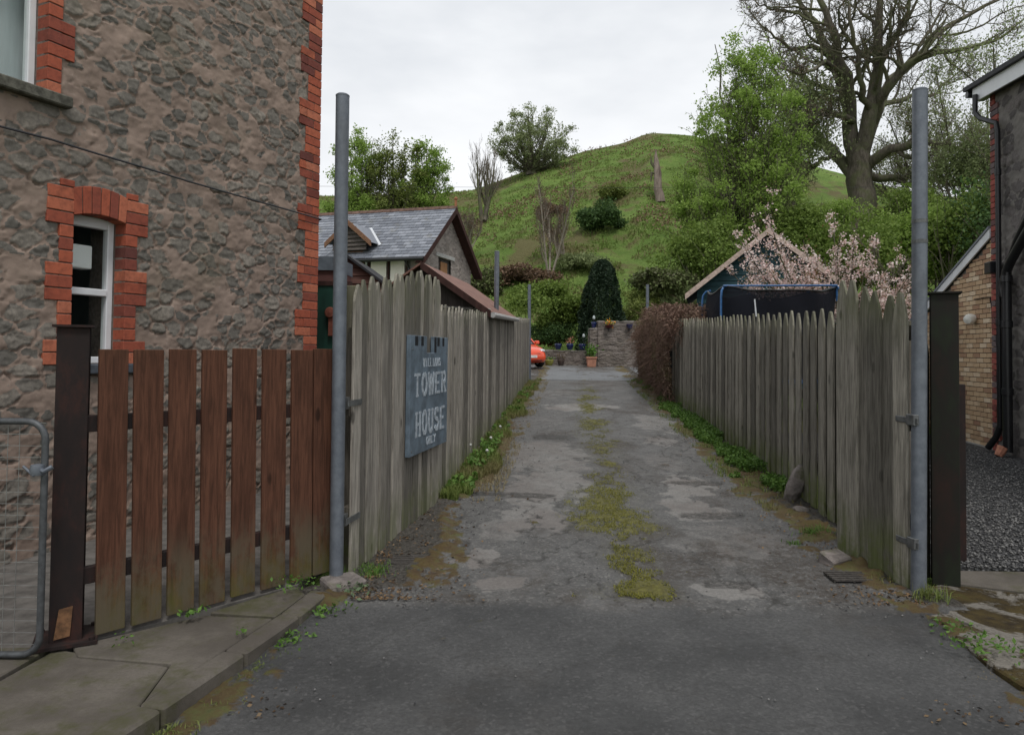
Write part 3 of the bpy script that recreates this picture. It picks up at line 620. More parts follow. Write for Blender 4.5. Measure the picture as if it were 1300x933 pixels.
def window(u0, u1, z0, z1, trans, top=.0, lab=None, pale_sheet=False):
    f = MB(); t = .055; ya, yb = .13, .195
    f.box(u0+.001, u0+t, ya, yb, z0+.002, z1, MH); f.box(u1-t, u1-.001, ya, yb, z0+.002, z1, MH); f.box(u0+t, u1-t, ya, yb, z0+.002, z0+t, MH); f.box(u0+t, u1-t, ya, yb, z1-t-.03, z1, MH)
    for zt in trans: f.box(u0+t, u1-t, ya-.008, yb-.004, zt-.028, zt+.028, MH)
    fo = f.build('window', M_white, house, bevel=.006)
    MB().box(u0+t-.006, u1-t+.006, .160, .166, z0+t-.006, z1-t-.024, MH).build('pane', M_glass, fo)
    bx = MB(); bx.box(u0-.3, u1+.3, 1.2, 1.22, z0-.3, z1+.3, MH); bx.box(u0-.3, u0-.28, .43, 1.2, z0-.3, z1+.3, MH); bx.box(u1+.28, u1+.3, .43, 1.2, z0-.3, z1+.3, MH); bx.box(u0-.3, u1+.3, .43, 1.22, z0-.32, z0-.3, MH); bx.box(u0-.3, u1+.3, .43, 1.22, z1+.3, z1+.32, MH)
    bx.build('room', simple('room_wall', (.16, .2, .19), .9, .1, nsc=2), fo)
    return fo
zt = uz(115, 369)[1]
wo = window(w1u0, w1u1, w1z0, w1z1, [zt])
w2o = window(w2u0, w2u1, w2z0, w2z1, [w2z1-.35, w2z0+.93])
MB().box(w2u0, w2u1, .26, .265, w2z0, w2z1, MH).build('pale_sheet', simple('pale_blue_grey', (.5, .54, .56), .9, nsc=12, amt=.15, mul=(1, 1, .1)), w2o)  # pale blue-grey sheet filling the upper window behind the glass
# white extractor housing behind the glass
a = uz(92, 336); b = uz(120, 309)
vb = MB(); uu0 = w1u0+.07; vb.box(uu0+.03, uu0+.21, .169, .29, a[1]+.0, b[1], MH); vb.box(uu0+.05, uu0+.19, .172, .18, a[1]+.02, b[1]-.02, MH)
vb.build('extractor_box', simple('white_enamel', (.95, .95, .95), .4, amt=0, bump=0), wo, bevel=.008)
MB().box(w1u0-.08, w1u1+.12, -.06, .12, w1z0-.075, w1z0, MH).build('window_sill', simple('painted_sill', (.07, .08, .095), .6, .3), house, bevel=.008)
MB().box(w2u0-.1, w2u1+.16, -.075, .12, w2z0-.085, w2z0, MH).build('window_sill', M_sill, house, bevel=.01)
# cable clipped along the wall
pts = []
for px, py in [(-60, 148), (0, 163), (60, 178), (120, 196), (180, 214), (240, 232), (300, 250), (350, 264), (404, 279)]:
    u, zz = uz(px, py); pts.append(MH @ Vector((min(u, UC), -.042, zz+random.uniform(-.004, .004))))
pts.append(MH @ Vector((UC+.012, .02, uz(404, 280)[1])))
pts.append(MH @ Vector((UC+.012, .5, uz(404, 280)[1]-.02)))
MB().tube(pts, .009, 6).build('cable', M_black, house, smooth=True)

# ------------------------------------------------------------------ pickets
def pickets(name, parent, P, Q, pitch, wd, topf, botf, mat, seed, point=.13, alt=0.0, back=.03, th=.02, side=1, leanj=.006, gapj=.0, hj=.02, drop=.06):
    rr = random.Random(seed); P = Vector((*P, 0)); Q = Vector((*Q, 0)); L = (Q-P).length; d = (Q-P)/L; n = int(round(L/pitch)); mb = MB()
    for i in range(n):
        s = (i+.5)/n; c = P+d*(s*L); zb = botf(s)+rr.uniform(-.012, .012); zt = topf(s)+rr.uniform(-hj, hj); ww = wd*(1+rr.uniform(-.06, .06))
        off = 0
        if alt and i % 2: off = back; zt -= drop; 
        M = frame((c.x, c.y, 0), d) @ Matrix.Translation((0, 0, zb)) @ Matrix.Rotation(rr.uniform(-leanj, leanj), 4, 'Y') @ Matrix.Rotation(rr.uniform(-.01, .01), 4, 'Z'); h = zt-zb
        if point:
            pk = point*rr.uniform(.85, 1.15); hw = ww/2; tw = hw*rr.uniform(.12, .3); sk = rr.uniform(-.15, .15)*hw
            poly = [(-hw, 0), (hw, 0), (hw, h-pk), (hw*.74, h-pk*.55), (tw+sk, h-.006), (sk, h), (-tw+sk, h-.006), (-hw*.74, h-pk*.55), (-hw, h-pk)]
        else: poly = [(-ww/2, 0), (ww/2, 0), (ww/2, h+rr.uniform(-.003, .003)), (-ww/2, h)]
        mb.prism(poly, side*off-th/2, side*off+th/2, M)
    return mb.build(name, mat, parent, bevel=.0025)
def rail(parent, P, Q, z, h=.09, t=.04, off=.04, mat=None, name='rail', slope=True):
    P = Vector((*P, 0)); Q = Vector((*Q, 0)); d = (Q-P).normalized(); nrm = Vector((-d.y, d.x, 0))*off
    zz = (z[0], z[1]); a = P+nrm; b = Q+nrm; M = frame((0, 0, 0), (1, 0, 0)); e = Vector((-d.y, d.x, 0))*t
    vs = [(a.x, a.y, zz[0]), (b.x, b.y, zz[1]), (b.x+e.x, b.y+e.y, zz[1]), (a.x+e.x, a.y+e.y, zz[0])]; vs += [(p[0], p[1], p[2]+h) for p in vs]
    MB().add(vs, [(3, 2, 1, 0), (4, 5, 6, 7), (0, 1, 5, 4), (1, 2, 6, 5), (2, 3, 7, 6), (3, 0, 4, 7)]).build(name, mat or M_woodD, parent)

# brown slatted fence, boards measured one by one
fb = empty('slatted_fence', (A_[0], A_[1], .1), 'low reddish-brown slatted fence with gaps, green-stained at the foot', 'fence')
fl = np.array([B_[0]-A_[0], B_[1]-A_[1], 0]); fn = np.array([fl[1], -fl[0], 0]); FP = np.array([A_[0], A_[1], 0]); dirf = fl/np.linalg.norm(fl); MF = frame((A_[0], A_[1], 0), tuple(dirf))
def fu(px, py): q = MF.inverted() @ Vector(hit(px, py, FP, fn)); return q.x, q.z
for (a, b, sh) in [(125.6, 162.8, 5), (170, 207.6, 3.5), (215, 249, 3.5), (256.5, 288, 3.5), (295.7, 325.6, 3), (333, 363, 2), (370, 396.6, 2), (398, 421, 1.5)]:
    u0, zt0 = fu(a, 443); u1, zt1 = fu(b, 443.5); yb = 808-(a-118)*.275; yb1 = 808-(b-118)*.275; u0b, zb0 = fu(a-sh, yb); u1b, zb1 = fu(b-sh, yb1); j = rg.uniform(-.006, .006)
    MB().prism([(u0b, zb0+j), (u1b, zb1+j), (u1, zt1+j), (u0, zt0+j)], -.011, .011, MF).build('picket', M_brown, fb, bevel=.003)
for zc in (1.2, .42):
    MB().box(.09, np.linalg.norm(fl)-.03, .012, .055, zc-.04, zc+.045, MF).build('rail', M_rust, fb, bevel=.003)
u_ = fu(104.5, 443)[0]; v_ = fu(116, 443)[0]; MB().box(u_, v_, .03, .10, .08, 1.60, MF).build('post', M_rust, fb, bevel=.004)
# steel H posts
def hpost(name, label, base, rz, h, wd_, mat, plate=True):
    r = empty(name, base, label, 'post', None, rz); m_ = MB(); t = .012; dp = wd_
    m_.box(-wd_/2, wd_/2, -dp/2, -dp/2+t, 0, h); m_.box(-wd_/2, wd_/2, dp/2-t, dp/2, 0, h); m_.box(-t/2, t/2, -dp/2+t, dp/2-t, 0, h); m_.build('beam', mat, r, bevel=.003, world=False)
    c_ = MB(); c_.box(-wd_/2-.02, wd_/2+.02, -dp/2-.02, dp/2+.02, h, h+.012); c_.build('cap', mat, r, world=False)
    if plate:
        p_ = MB(); p_.box(-wd_/2-.07, wd_/2+.07, -dp/2-.06, dp/2+.06, -.002, .014)
        for sx_ in (-1, 1):
            for sy_ in (-1, 1): p_.lathe([(.014, .012), (.014, .03), (0, .03)], 6, Matrix.Translation((sx_*(wd_/2+.045), sy_*(dp/2+.035), 0)))
        p_.build('base_plate', mat, r, world=False)
    return r
bp = hit(90, 816, (0, 0, .1), (0, 0, 1))
hp = hpost('steel_post', 'dark brown steel post with base plate between mesh gate and brown fence', (bp[0]-.055, bp[1]+.05, .1), R(28), 1.60, .145, M_rust)
MB().add([(-.05, -.0815, .03), (.02, -.0815, .04), (.03, -.0815, .19), (-.03, -.0815, .18)], [(0, 1, 2, 3)]).build('rust_patch', simple('bare_rust', (.17, .085, .04), .8, nsc=30, amt=.5), hp, world=False)
# galvanised mesh gate
gate = empty('mesh_gate', (-2.35, 3.42, .1), 'grey tubular gate with wire mesh at the far left', 'gate')
cpt = lambda px, py, Y: Vector(at(px, py, Y))
x1, x0 = -2.262, -3.55; zt, zb = 1.235, .115; Yg = 3.46; rc = .09; path = [(x0, zt), (x1-rc, zt)]
path += [(x1-rc+rc*math.sin(a), zt-rc+rc*math.cos(a)) for a in [R(15*k) for k in range(1, 7)]]
path += [(x1, zb+rc+.02)]+[(x1-rc+rc*math.cos(a), zb+rc-rc*math.sin(a)) for a in [R(15*k) for k in range(1, 7)]]+[(x0, zb), (x0, zt)]
MB().tube([(p[0], Yg, p[1]) for p in path], .0165, 10).build('gate_frame', simple('dull_dark_zinc', (.09, .095, .10), .55, .4, .4, nsc=30), gate, smooth=True)
mb = MB()
for k in range(21): mb.tube([(x0+.02+k*.057, Yg+.004, zb+.01), (x0+.02+k*.057, Yg+.004, zt-.01)], .0016, 4)
for k in range(20): mb.tube([(x0, Yg, zb+.05+k*.056), (x1, Yg, zb+.05+k*.056)], .0016, 4)
mb.build('wire_mesh', simple('wire', (.3, .3, .29), .5, .5, .6), gate)
mb = MB(); mb.tube([(x1-.03, Yg-.02, 1.02), (x1+.02, Yg-.035, 1.0), (x1+.05, Yg-.02, 1.02)], .012, 8); mb.tube([(x1-.09, Yg-.02, 1.02), (x1-.02, Yg-.045, .98)], .007, 6); mb.lathe([(.03, -.02), (.035, 0), (.03, .03), (0, .035)], 10, Matrix.Translation((x1-.02, Yg-.02, 1.0))); mb.build('latch', M_galv, gate, smooth=True)

# ------------------------------------------------------------------ left gate leaf, sign
GA = (-1.08, 4.83); GB = (-.69, 6.83)
lg = empty('board_gate', (GA[0], GA[1], .08), 'grey board gate leaf with rising pointed tops, standing open behind the left pole', 'gate')
Ld = Vector((GB[0]-GA[0], GB[1]-GA[1], 0)); GL = Ld.length; GM = frame((GA[0], GA[1], 0), Ld)
def gu(px, py): q = GM.inverted() @ Vector(hit(px, py, (GA[0], GA[1], 0), (Ld.y, -Ld.x, 0))); return q.x, q.z
topk = [gu(px, py) for px, py in [(447, 364), (470, 357), (492, 353), (510, 350), (523, 346), (540, 349), (552, 355), (561, 362)]]
ln_b = (gu(449, 728), gu(560, 637))
topf = lambda s: float(np.interp(s*GL, [t[0] for t in topk], [t[1] for t in topk]))
botf = lambda s: ln_b[0][1]+(ln_b[1][1]-ln_b[0][1])*(s*GL-ln_b[0][0])/(ln_b[1][0]-ln_b[0][0])
pickets('boards', lg, GA, (GB[0], GB[1]), .128, .123, topf, botf, M_woodL, 11, .12, alt=1, back=.010, drop=.0, hj=.035, leanj=.005)
for zz in ((.42, .5), (1.15, 1.22), (1.75, 1.85)): rail(lg, GA, GB, zz, .11, .045, .015)
mb = MB(); mb.box(-.07, -.02, .01, .06, .42, .5, GM); mb.box(-.1, .12, -.02, -.012, .44, .48, GM); mb.build('hinge', M_hinge, lg); mb = MB(); mb.box(-.07, -.02, .01, .06, 1.2, 1.28, GM); mb.box(-.1, .12, -.02, -.012, 1.22, 1.26, GM); mb.build('hinge', M_hinge, lg)
hs = empty('gate_post', (-1.2, 4.98, .09), 'dark wooden hanging post directly behind the left steel pole', 'post'); MB().box(-.075, .075, -.06, .06, 0, 2.0, Matrix.Translation((-1.17, 5.03, .05))).build('stile', M_woodD, hs, bevel=.006)
# left fence run
FL0, FL1 = 6.95, 21.7
lf = empty('board_fence', (LFx(FL0), FL0, gz(FL0)), 'long grey board fence down the left side of the drive', 'fence')
LA = (LFx(FL0), FL0); LB = (LFx(FL1), FL1); zf = lambda s: SL*(FL0+(FL1-FL0)*s-3)
zl0 = 1.6+(445.1-388)/900*7.0; 
pickets('boards', lf, LA, LB, .108, .130, lambda s: zf(s)+1.90, lambda s: zf(s)+.02, M_woodL, 12, .12, alt=1, hj=.02, drop=.05)
for z0 in (.35, 1.0, 1.6): rail(lf, LA, LB, (zf(0)+z0, zf(1)+z0), .09, .04, .045)
mb = MB()
for k in range(7): 
    yk = FL0+.1+k*2.4; mb2 = MB(); mb2.box(-.05, .05, .1, .2, -.1, 1.8, frame((LFx(yk), yk, gz(yk)), (.084, 1, 0))); mb2.build('post', M_woodD, lf)

# sign
s0 = gu(514, 425)[0]; s1 = gu(562, 440)[0]; zt_ = gu(514, 425)[1]; zb_ = gu(514, 577)[1]
zt2 = gu(562, 429)[1]; zb2 = gu(562, 562)[1]; zt_ = (zt_+zt2)/2; zb_ = (zb_+zb2)/2; SW = s1-s0
SM = GM @ Matrix.Translation((s0, 0, 0))
sign = empty('tower_sign', SM @ Vector((SW/2, -.04, zb_)), 'grey-blue castle-shaped board lettered TOWER HOUSE on the left gate', 'sign')
M_sign = simple('slate_blue_paint', (.125, .165, .205), .55, .4, nsc=7, amt=.4, bump=.06); M_let = simple('pale_lettering', (.40, .45, .50), .6, .3, nsc=30, amt=.45, bump=.02)
M_signd = simple('black_paint', (.012, .014, .018), .6, .3)
nz0 = gu(540, 448)[1]; n0, n1 = SW*.40, SW*.60; hh = zt_
mb = MB(); mb.prism([(0, zb_), (SW, zb_), (SW, zt_), (n1, zt_), (n1, nz0), (n0, nz0), (n0, zt_), (0, zt_)], -.052, -.014, SM); mb.build('board', M_sign, sign, bevel=.003)
mb = MB()
for a, b in ((.10, .17), (.25, .31), (.68, .745), (.83, .885)): MB().box(SW*a, SW*b, -.0535, -.050, zt_-.085, zt_-.004, SM).build('battlement', M_signd, sign)
mb.box(n1+.001, n1+.06, -.0535, -.050, nz0+.004, zt_-.004, SM)
mb.build('battlement', M_signd, sign)
for a_, b_ in ((.05, .04), (.95, .04), (.05, .93), (.95, .90)): MB().lathe([(.009, -.002), (.009, .002), (0, .004)], 10, SM @ Matrix.Translation((SW*a_, -.053, zb_+(zt_-zb_)*b_-.05*(b_ > .5))) @ Matrix.Rotation(R(90), 4, 'X')).build('screw', M_hinge, sign)
GLY = {'T': [((0, 1), (1, 1)), ((.5, 0), (.5, 1))], 'O': [((.5, 0), (.12, .18)), ((.12, .18), (.12, .82)), ((.12, .82), (.5, 1)), ((.5, 1), (.88, .82)), ((.88, .82), (.88, .18)), ((.88, .18), (.5, 0))],
 'W': [((-.02, 1), (.24, 0)), ((.24, 0), (.5, .9)), ((.5, .9), (.76, 0)), ((.76, 0), (1.02, 1))], 'E': [((.15, 0), (.15, 1)), ((.05, 1), (.95, 1)), ((.05, 0), (.95, 0)), ((.15, .5), (.75, .5))],
 'R': [((.18, 0), (.18, 1)), ((.1, 1), (.7, 1)), ((.7, 1), (.9, .78)), ((.9, .78), (.7, .5)), ((.7, .5), (.18, .5)), ((.5, .5), (.95, 0))], 'H': [((.15, 0), (.15, 1)), ((.85, 0), (.85, 1)), ((.15, .5), (.85, .5))],
 'U': [((.12, 1), (.12, .2)), ((.12, .2), (.5, 0)), ((.5, 0), (.88, .2)), ((.88, .2), (.88, 1))], 'S': [((.88, .85), (.5, 1)), ((.5, 1), (.12, .8)), ((.12, .8), (.88, .25)), ((.88, .25), (.5, 0)), ((.5, 0), (.1, .18))],
 'N': [((.12, 0), (.12, 1)), ((.12, 1), (.88, 0)), ((.88, 0), (.88, 1))], 'L': [((.15, 0), (.15, 1)), ((.05, 0), (.9, 0))], 'Y': [((0, 1), (.5, .5)), ((1, 1), (.5, .5)), ((.5, 0), (.5, .5))],
 'I': [((.5, 0), (.5, 1))], 'A': [((.08, 0), (.5, 1)), ((.5, 1), (.92, 0)), ((.25, .38), (.75, .38))], 'M': [((.08, 0), (.08, 1)), ((.08, 1), (.5, .3)), ((.5, .3), (.92, 1)), ((.92, 1), (.92, 0))]}
def arc(cx, cy, rx, ry, a0, a1, n=10): P = [(cx+rx*math.cos(R(a0+(a1-a0)*k/n)), cy+ry*math.sin(R(a0+(a1-a0)*k/n))) for k in range(n+1)]; return list(zip(P[:-1], P[1:]))
GLY['O'] = arc(.5, .5, .40, .5, 0, 360, 20)
GLY['U'] = [((.12, 1), (.12, .34)), ((.88, 1), (.88, .34))]+arc(.5, .34, .38, .34, 180, 360, 10)
GLY['S'] = arc(.5, .75, .34, .25, 30, 270, 10)+arc(.5, .25, .36, .25, 90, -150, 10)
GLY['R'] = [((.18, 0), (.18, 1)), ((.18, 1), (.55, 1)), ((.18, .48), (.55, .48)), ((.5, .48), (.92, 0))]+arc(.55, .74, .33, .26, 90, -90, 8)
SER = {'T': [(.5, 0)], 'W': [], 'H': [(.15, 0), (.15, 1), (.85, 0), (.85, 1)], 'R': [(.18, 0), (.1, 1), (.95, 0)], 'U': [(.12, 1), (.88, 1)], 'N': [(.12, 0), (.12, 1), (.88, 1)], 'I': [(.5, 0), (.5, 1)], 'A': [(.08, 0), (.92, 0)], 'M': [(.08, 0), (.92, 0)], 'Y': [(.5, 0), (0, 1), (1, 1)], 'E': [], 'L': [(.15, 1)], 'O': [], 'S': []}
def lettering(txt, u0, u1, z0, z1, th):
    mb = MB(); n = len(txt); cw_ = (u1-u0)/n; lw = cw_*.76; k = 0
    for i, ch in enumerate(txt):
        ox = u0+i*cw_+(cw_-lw)/2
        for (a, b) in GLY[ch]:
            p = Vector((ox+a[0]*lw, z0+a[1]*(z1-z0))); q = Vector((ox+b[0]*lw, z0+b[1]*(z1-z0))); d = (q-p).normalized(); vert = abs(d.y) > .5; t = th*(1.25 if vert else .75); nn = Vector((-d.y, d.x))*t/2
            p = p-d*t*.3; q = q+d*t*.3; k += 1; y = -.0545-.00006*k
            mb.prism([(p-nn)[:], (q-nn)[:], (q+nn)[:], (p+nn)[:]], y, -.050, SM)
        for sx_, sz_ in SER[ch]:
            k += 1; px_ = ox+sx_*lw; pz_ = z0+sz_*(z1-z0); mb.box(px_-th*.95, px_+th*.95, -.0545-.00006*k, -.050, pz_-th*.3, pz_+th*.3, SM)
    mb.build('lettering', M_let, sign)
def sz(py, px=540): return gu(px, py)[1]
lettering('WILLIAMS', SW*.30, SW*.78, sz(464.5), sz(455), .012)
lettering('TOWER', SW*.08, SW*.96, sz(499), sz(474), .032)
lettering('HOUSE', SW*.12, SW*.92, sz(547), sz(520), .032)
lettering('ONLY', SW*.40, SW*.66, sz(561.5), sz(553), .013)

# ------------------------------------------------------------------ steel poles
def pole(label, base, top, r, band=()):
    rt = empty('steel_pole', base, label, 'pole', 'galvanised poles along the drive'); a = Vector(base); b = Vector(top)
    MB().tube([a-Vector((0, 0, .05)), a.lerp(b, .5), b], r, 20).build('tube', M_galv, rt, smooth=True)
    MB().lathe([(r*1.0, 0), (r*1.03, .004), (r*1.03, .012), (r*.8, .02), (0, .022)], 20, Matrix.Translation(b-Vector((0, 0, .004)))).build('end_cap', M_galv, rt, smooth=True)
    for f_ in band:
        c_ = a.lerp(b, f_); MB().lathe([(r*1.0, -.012), (r*1.05, -.012), (r*1.05, .012), (r*1.0, .012)], 20, Matrix.Translation(c_)).build('strap', M_hinge, rt)
def Pp(px, py, Y): return tuple(at(px, py, Y))
pb = hit(427, 728, (0, 4.72, 0), (0, 1, 0)); pole('tall grey steel pole at the left gate, nearest on its side', (pb[0], 4.72, .09), at(435, 123, 4.72), .045)
pb = at(1166, 752, 4.60); pole('tall grey steel pole at the right gate, nearest on its side', (pb[0], 4.60, .03), at(1168, 116, 4.60), .046, (.70, .74))
for px0, py0, px1, py1, lab, Y in [(628.5, 526, 631, 320, 'grey steel pole halfway along the left board fence', 12.9), (672, 486, 672, 362, 'grey steel pole at the far end of the left board fence', 21.5), (822, 470, 822, 362, 'grey steel pole standing in front of the far stone wall', 23.0)]:
    t_ = at(px1, py1, Y); b_ = at(px0, py0, Y); pole(lab, (b_[0], Y, gz(Y)), tuple(t_), .045 if Y < 15 else .05)
# ------------------------------------------------------------------ right gate leaf and fence
RA = (2.60, 4.66); RB = (2.505, 5.47)
rgt = empty('board_gate', (RA[0], RA[1], .05), 'mossy grey pointed boards beside the right pole, taller than the fence behind', 'gate')
Rd = Vector((RB[0]-RA[0], RB[1]-RA[1], 0)); RL = Rd.length; RM = frame((RA[0], RA[1], 0), Rd)
def ru(px, py): q = RM.inverted() @ Vector(hit(px, py, (RA[0], RA[1], 0), (Rd.y, -Rd.x, 0))); return q.x, q.z
tk = sorted([ru(px, py) for px, py in [(1146, 372), (1128, 374), (1114, 368), (1098, 362), (1083, 356), (1069, 354)]])
bk = sorted([ru(px, py) for px, py in [(1146, 751), (1064, 706)]])
pickets('boards', rgt, RA, RB, RL/6, .145, lambda s: float(np.interp(s*RL, [t[0] for t in tk], [t[1] for t in tk])), lambda s: float(np.interp(s*RL, [t[0] for t in bk], [t[1] for t in bk])), M_woodR, 21, .2, alt=1, back=.018, drop=.0, hj=.015, side=-1, leanj=.005)
for zz in (.45, 1.1, 1.7): rail(rgt, (RA[0]+.04, RA[1]), (RB[0]+.04, RB[1]), (zz, zz), .1, .04, -.05)
for zz in (.36, 1.15):
    mb = MB(); mb.box(-.10, -.02, -.03, .03, zz, zz+.07, RM); mb.box(-.12, .1, .012, .02, zz+.01, zz+.05, RM); mb.build('hinge', M_hinge, rgt, bevel=.004)
# boards between right pole and steel post
fp = empty('fence_panel', (2.72, 4.75, .05), 'narrow dark board panel tucked behind the right pole', 'fence panel')
pickets('boards', fp, (2.70, 4.86), (2.93, 4.98), .115, .11, lambda s: 1.86-.15*s, lambda s: .07, M_woodD, 23, .15, hj=.02)
rail(fp, (2.66, 4.9), (2.98, 5.02), (1.05, 1.05), .09, .05, .03, M_rust); rail(fp, (2.66, 4.9), (2.98, 5.02), (.4, .4), .09, .05, .03, M_rust)
rb = G(1200, 738)
hpost('steel_post', 'green-stained dark steel post at the right entrance corner', (rb[0]+.02, rb[1]+.03, .05), R(-28), 1.975, .165, M_gsteel, False)
st2 = at(1216, 486, 5.3); sp = empty('stub_post', (st2[0], 5.3, .07), 'shorter dark post peeping out behind the right steel post', 'post')
MB().box(-.055, .04, -.03, .03, 0, 1.33, Matrix.Translation((st2[0], 5.3, .06))).build('stub', M_rust, sp, bevel=.004)
# right fence run
R0, R1 = 5.98, 16.2
rf = empty('board_fence', (RFx(R0), R0, gz(R0)), 'long grey-green pointed board fence down the right side of the drive', 'fence')
A1 = (RFx(R0), R0); B1 = (RFx(R1), R1); zr = lambda s: SL*(R0+(R1-R0)*s-3)
pickets('boards', rf, A1, B1, .112, .142, lambda s: zr(s)+1.88, lambda s: zr(s)+.02, M_woodR, 22, .16, alt=1, side=-1, hj=.02, drop=.09)
for z0 in (.35, 1.0, 1.55): rail(rf, A1, B1, (zr(0)+z0, zr(1)+z0), .09, .04, -.085)
for k in range(5):
    yk = R0+.1+k*2.45; mb2 = MB(); mb2.box(-.05, .05, -.2, -.1, -.1, 1.8, frame((RFx(yk), yk, gz(yk)), (.0856, 1, 0))); mb2.build('post', M_woodD, rf)

# ------------------------------------------------------------------ right hand buildings
CB = (7.28, 10.7); EA = Vector((.167, .986, 0)).normalized(); ER = -EA
ext = empty('brick_extension', (CB[0]+EA.x*1.5, CB[1]+EA.y*1.5, .2), 'lean-to of pale yellow brick with a white sloping bargeboard', 'building')
AM = frame((CB[0], CB[1], .2), EA)        # local x runs away from camera, y points left (towards the drive) => outside is +y
def au(px, py): q = AM.inverted() @ Vector(hit(px, py, (CB[0], CB[1], 0), (EA.y, -EA.x, 0))); return q.x, q.z
r1 = au(1261, 300); r0 = au(1186, 386); slp = (r1[1]-r0[1])/(r1[0]-r0[0]); Lx = 3.3
topz = lambda u: r1[1]+slp*(u-r1[0])
MB().add([AM @ Vector(p) for p in ((0, -.02, -.2), (Lx, -.02, -.2), (Lx, -.02, topz(Lx)), (0, -.02, topz(0)), (0, -3, -.2), (Lx, -3, -.2), (Lx, -3, topz(Lx)), (0, -3, topz(0)))], [(0, 1, 2, 3), (4, 7, 6, 5), (1, 5, 6, 2), (0, 3, 7, 4), (3, 2, 6, 7)]).build('wall_core', M_mortp, ext)
mb = MB(); z = .0; k = 0
while z < topz(0):
    u = .01-(.11 if k % 2 else 0)
    while u < Lx:
        a, b = max(u, .01), min(u+.215, Lx); zt_ = min(z+.068, topz(b))
        if zt_-z > .015 and b-a > .03: mb.box(a+.004, b-.004, -.05, .0+rg.uniform(-.002, .002), z+.003, zt_, AM)
        u += .225
    z += .0765; k += 1
mb.build('wall', M_ybrick, ext)
mb = MB(); mb.box(0, Lx, 0, .03, -.2, .02, AM); mb.build('plinth', simple('render_plinth', (.33, .32, .30), .9, nsc=15, amt=.3), ext)
def slab_(mb, u0, u1, y0, y1, za, zb, M): mb.add([M @ Vector(p) for p in ((u0, y0, topz(u0)+za), (u1, y0, topz(u1)+za), (u1, y1, topz(u1)+za), (u0, y1, topz(u0)+za), (u0, y0, topz(u0)+zb), (u1, y0, topz(u1)+zb), (u1, y1, topz(u1)+zb), (u0, y1, topz(u0)+zb))], [(0, 3, 2, 1), (4, 5, 6, 7), (0, 1, 5, 4), (1, 2, 6, 5), (2, 3, 7, 6), (3, 0, 4, 7)])
mb = MB(); slab_(mb, 0.02, Lx+.15, .02, .045, -.01, .13, AM); mb.build('bargeboard', M_white, ext)
mb = MB(); slab_(mb, 0.02, Lx+.2, -3.1, .06, .132, .17, AM); mb.build('roof', M_slate, ext)
la = hit(1237, 404, (CB[0], CB[1], 0), (EA.y, -EA.x, 0)); lamp = empty('wall_lamp', tuple(la), 'small white round lamp fixed to the yellow brick wall', 'lamp')
LMt = Matrix.Translation(Vector(la)) @ Matrix.Rotation(R(-100), 4, 'Y') @ Matrix.Rotation(R(20), 4, 'X')
MB().lathe([(0, .0), (.055, .0), (.06, .03), (.06, .04)], 16, LMt).build('mount', M_white, lamp, smooth=True)
MB().lathe([(.06, .04), (.08, .06), (.085, .12), (.07, .16), (.03, .175), (0, .18)], 16, LMt).build('lamp_cover', simple('opal_cover', (.75, .74, .68), .3, .5, amt=.05), lamp, smooth=True)
mb = MB(); q = lambda px, py: Vector(hit(px, py, (CB[0]-.01, CB[1], 0), (EA.y, -EA.x, 0)))+Vector((-.012, 0, 0))
mb.tube([q(1238, 380), q(1250, 378), q(1258, 377), q(1260, 392), q(1261, 420)], .008, 5); mb.build('cable', M_black, ext)

main = empty('stone_building', (CB[0], CB[1], .2), 'dark stone gable end with black drainpipes at the right edge', 'building')
RMx = frame((CB[0], CB[1], .2), ER)       # local x to the right, -y towards camera
def mu(px, py): q = RMx.inverted() @ Vector(hit(px, py, (CB[0], CB[1], 0), (-ER.y, ER.x, 0))); return q.x, q.z
e0 = mu(1240, 126); e1 = mu(1300, 92); gs = (e1[1]-e0[1])/(e1[0]-e0[0]); gtop = lambda u: e0[1]+gs*(np.minimum(u, 6.4-u)-e0[0])
M_dkst = stonemat('dark_squared_stone', (.20, .185, .17), (.16, .15, .14), (.085, .078, .078), (.13, .118, .115), (.20, .18, .172))
rubble('wall', 6.4, 9.0, .025, .26, .15, .03, M_dkst, main, RMx, keep=lambda u, z: (u > .12)&(z < gtop(u)+.05), seed=8, u0=0, z0=-.15, thr=.10, warp=.12, smear=.0, tilt=.4)
MB().add([RMx @ Vector(p) for p in ((.01, .03, -.3), (6.39, .03, -.3), (6.39, .03, gtop(.01)), (3.2, .03, gtop(3.2)), (.01, .03, gtop(.01)), (.01, 6, -.3), (6.39, 6, -.3), (6.39, 6, gtop(.01)), (3.2, 6, gtop(3.2)), (.01, 6, gtop(.01)))], [(0, 1, 2, 3, 4), (9, 8, 7, 6, 5), (0, 4, 9, 5), (1, 6, 7, 2), (3, 8, 9, 4), (2, 7, 8, 3)]).build('wall_core', M_mort, main)
mb = MB(); ms = MB(); z = -.02; k = 0
while z < gtop(0)-.02:
    w_ = .225 if (k//2) % 3 else .12
    mb.box(0-.001*k % .004, w_, -.035, .09, z, z+.078, RMx); z += .087; k += 1
o = mb.build('quoin', brickmat('dull_red_brick', [(0, (.13, .11, .115)), (.3, (.16, .12, .12)), (.42, (.17, .055, .05)), (.6, (.28, .07, .055)), (1, (.36, .10, .08))]), main, bevel=.004)

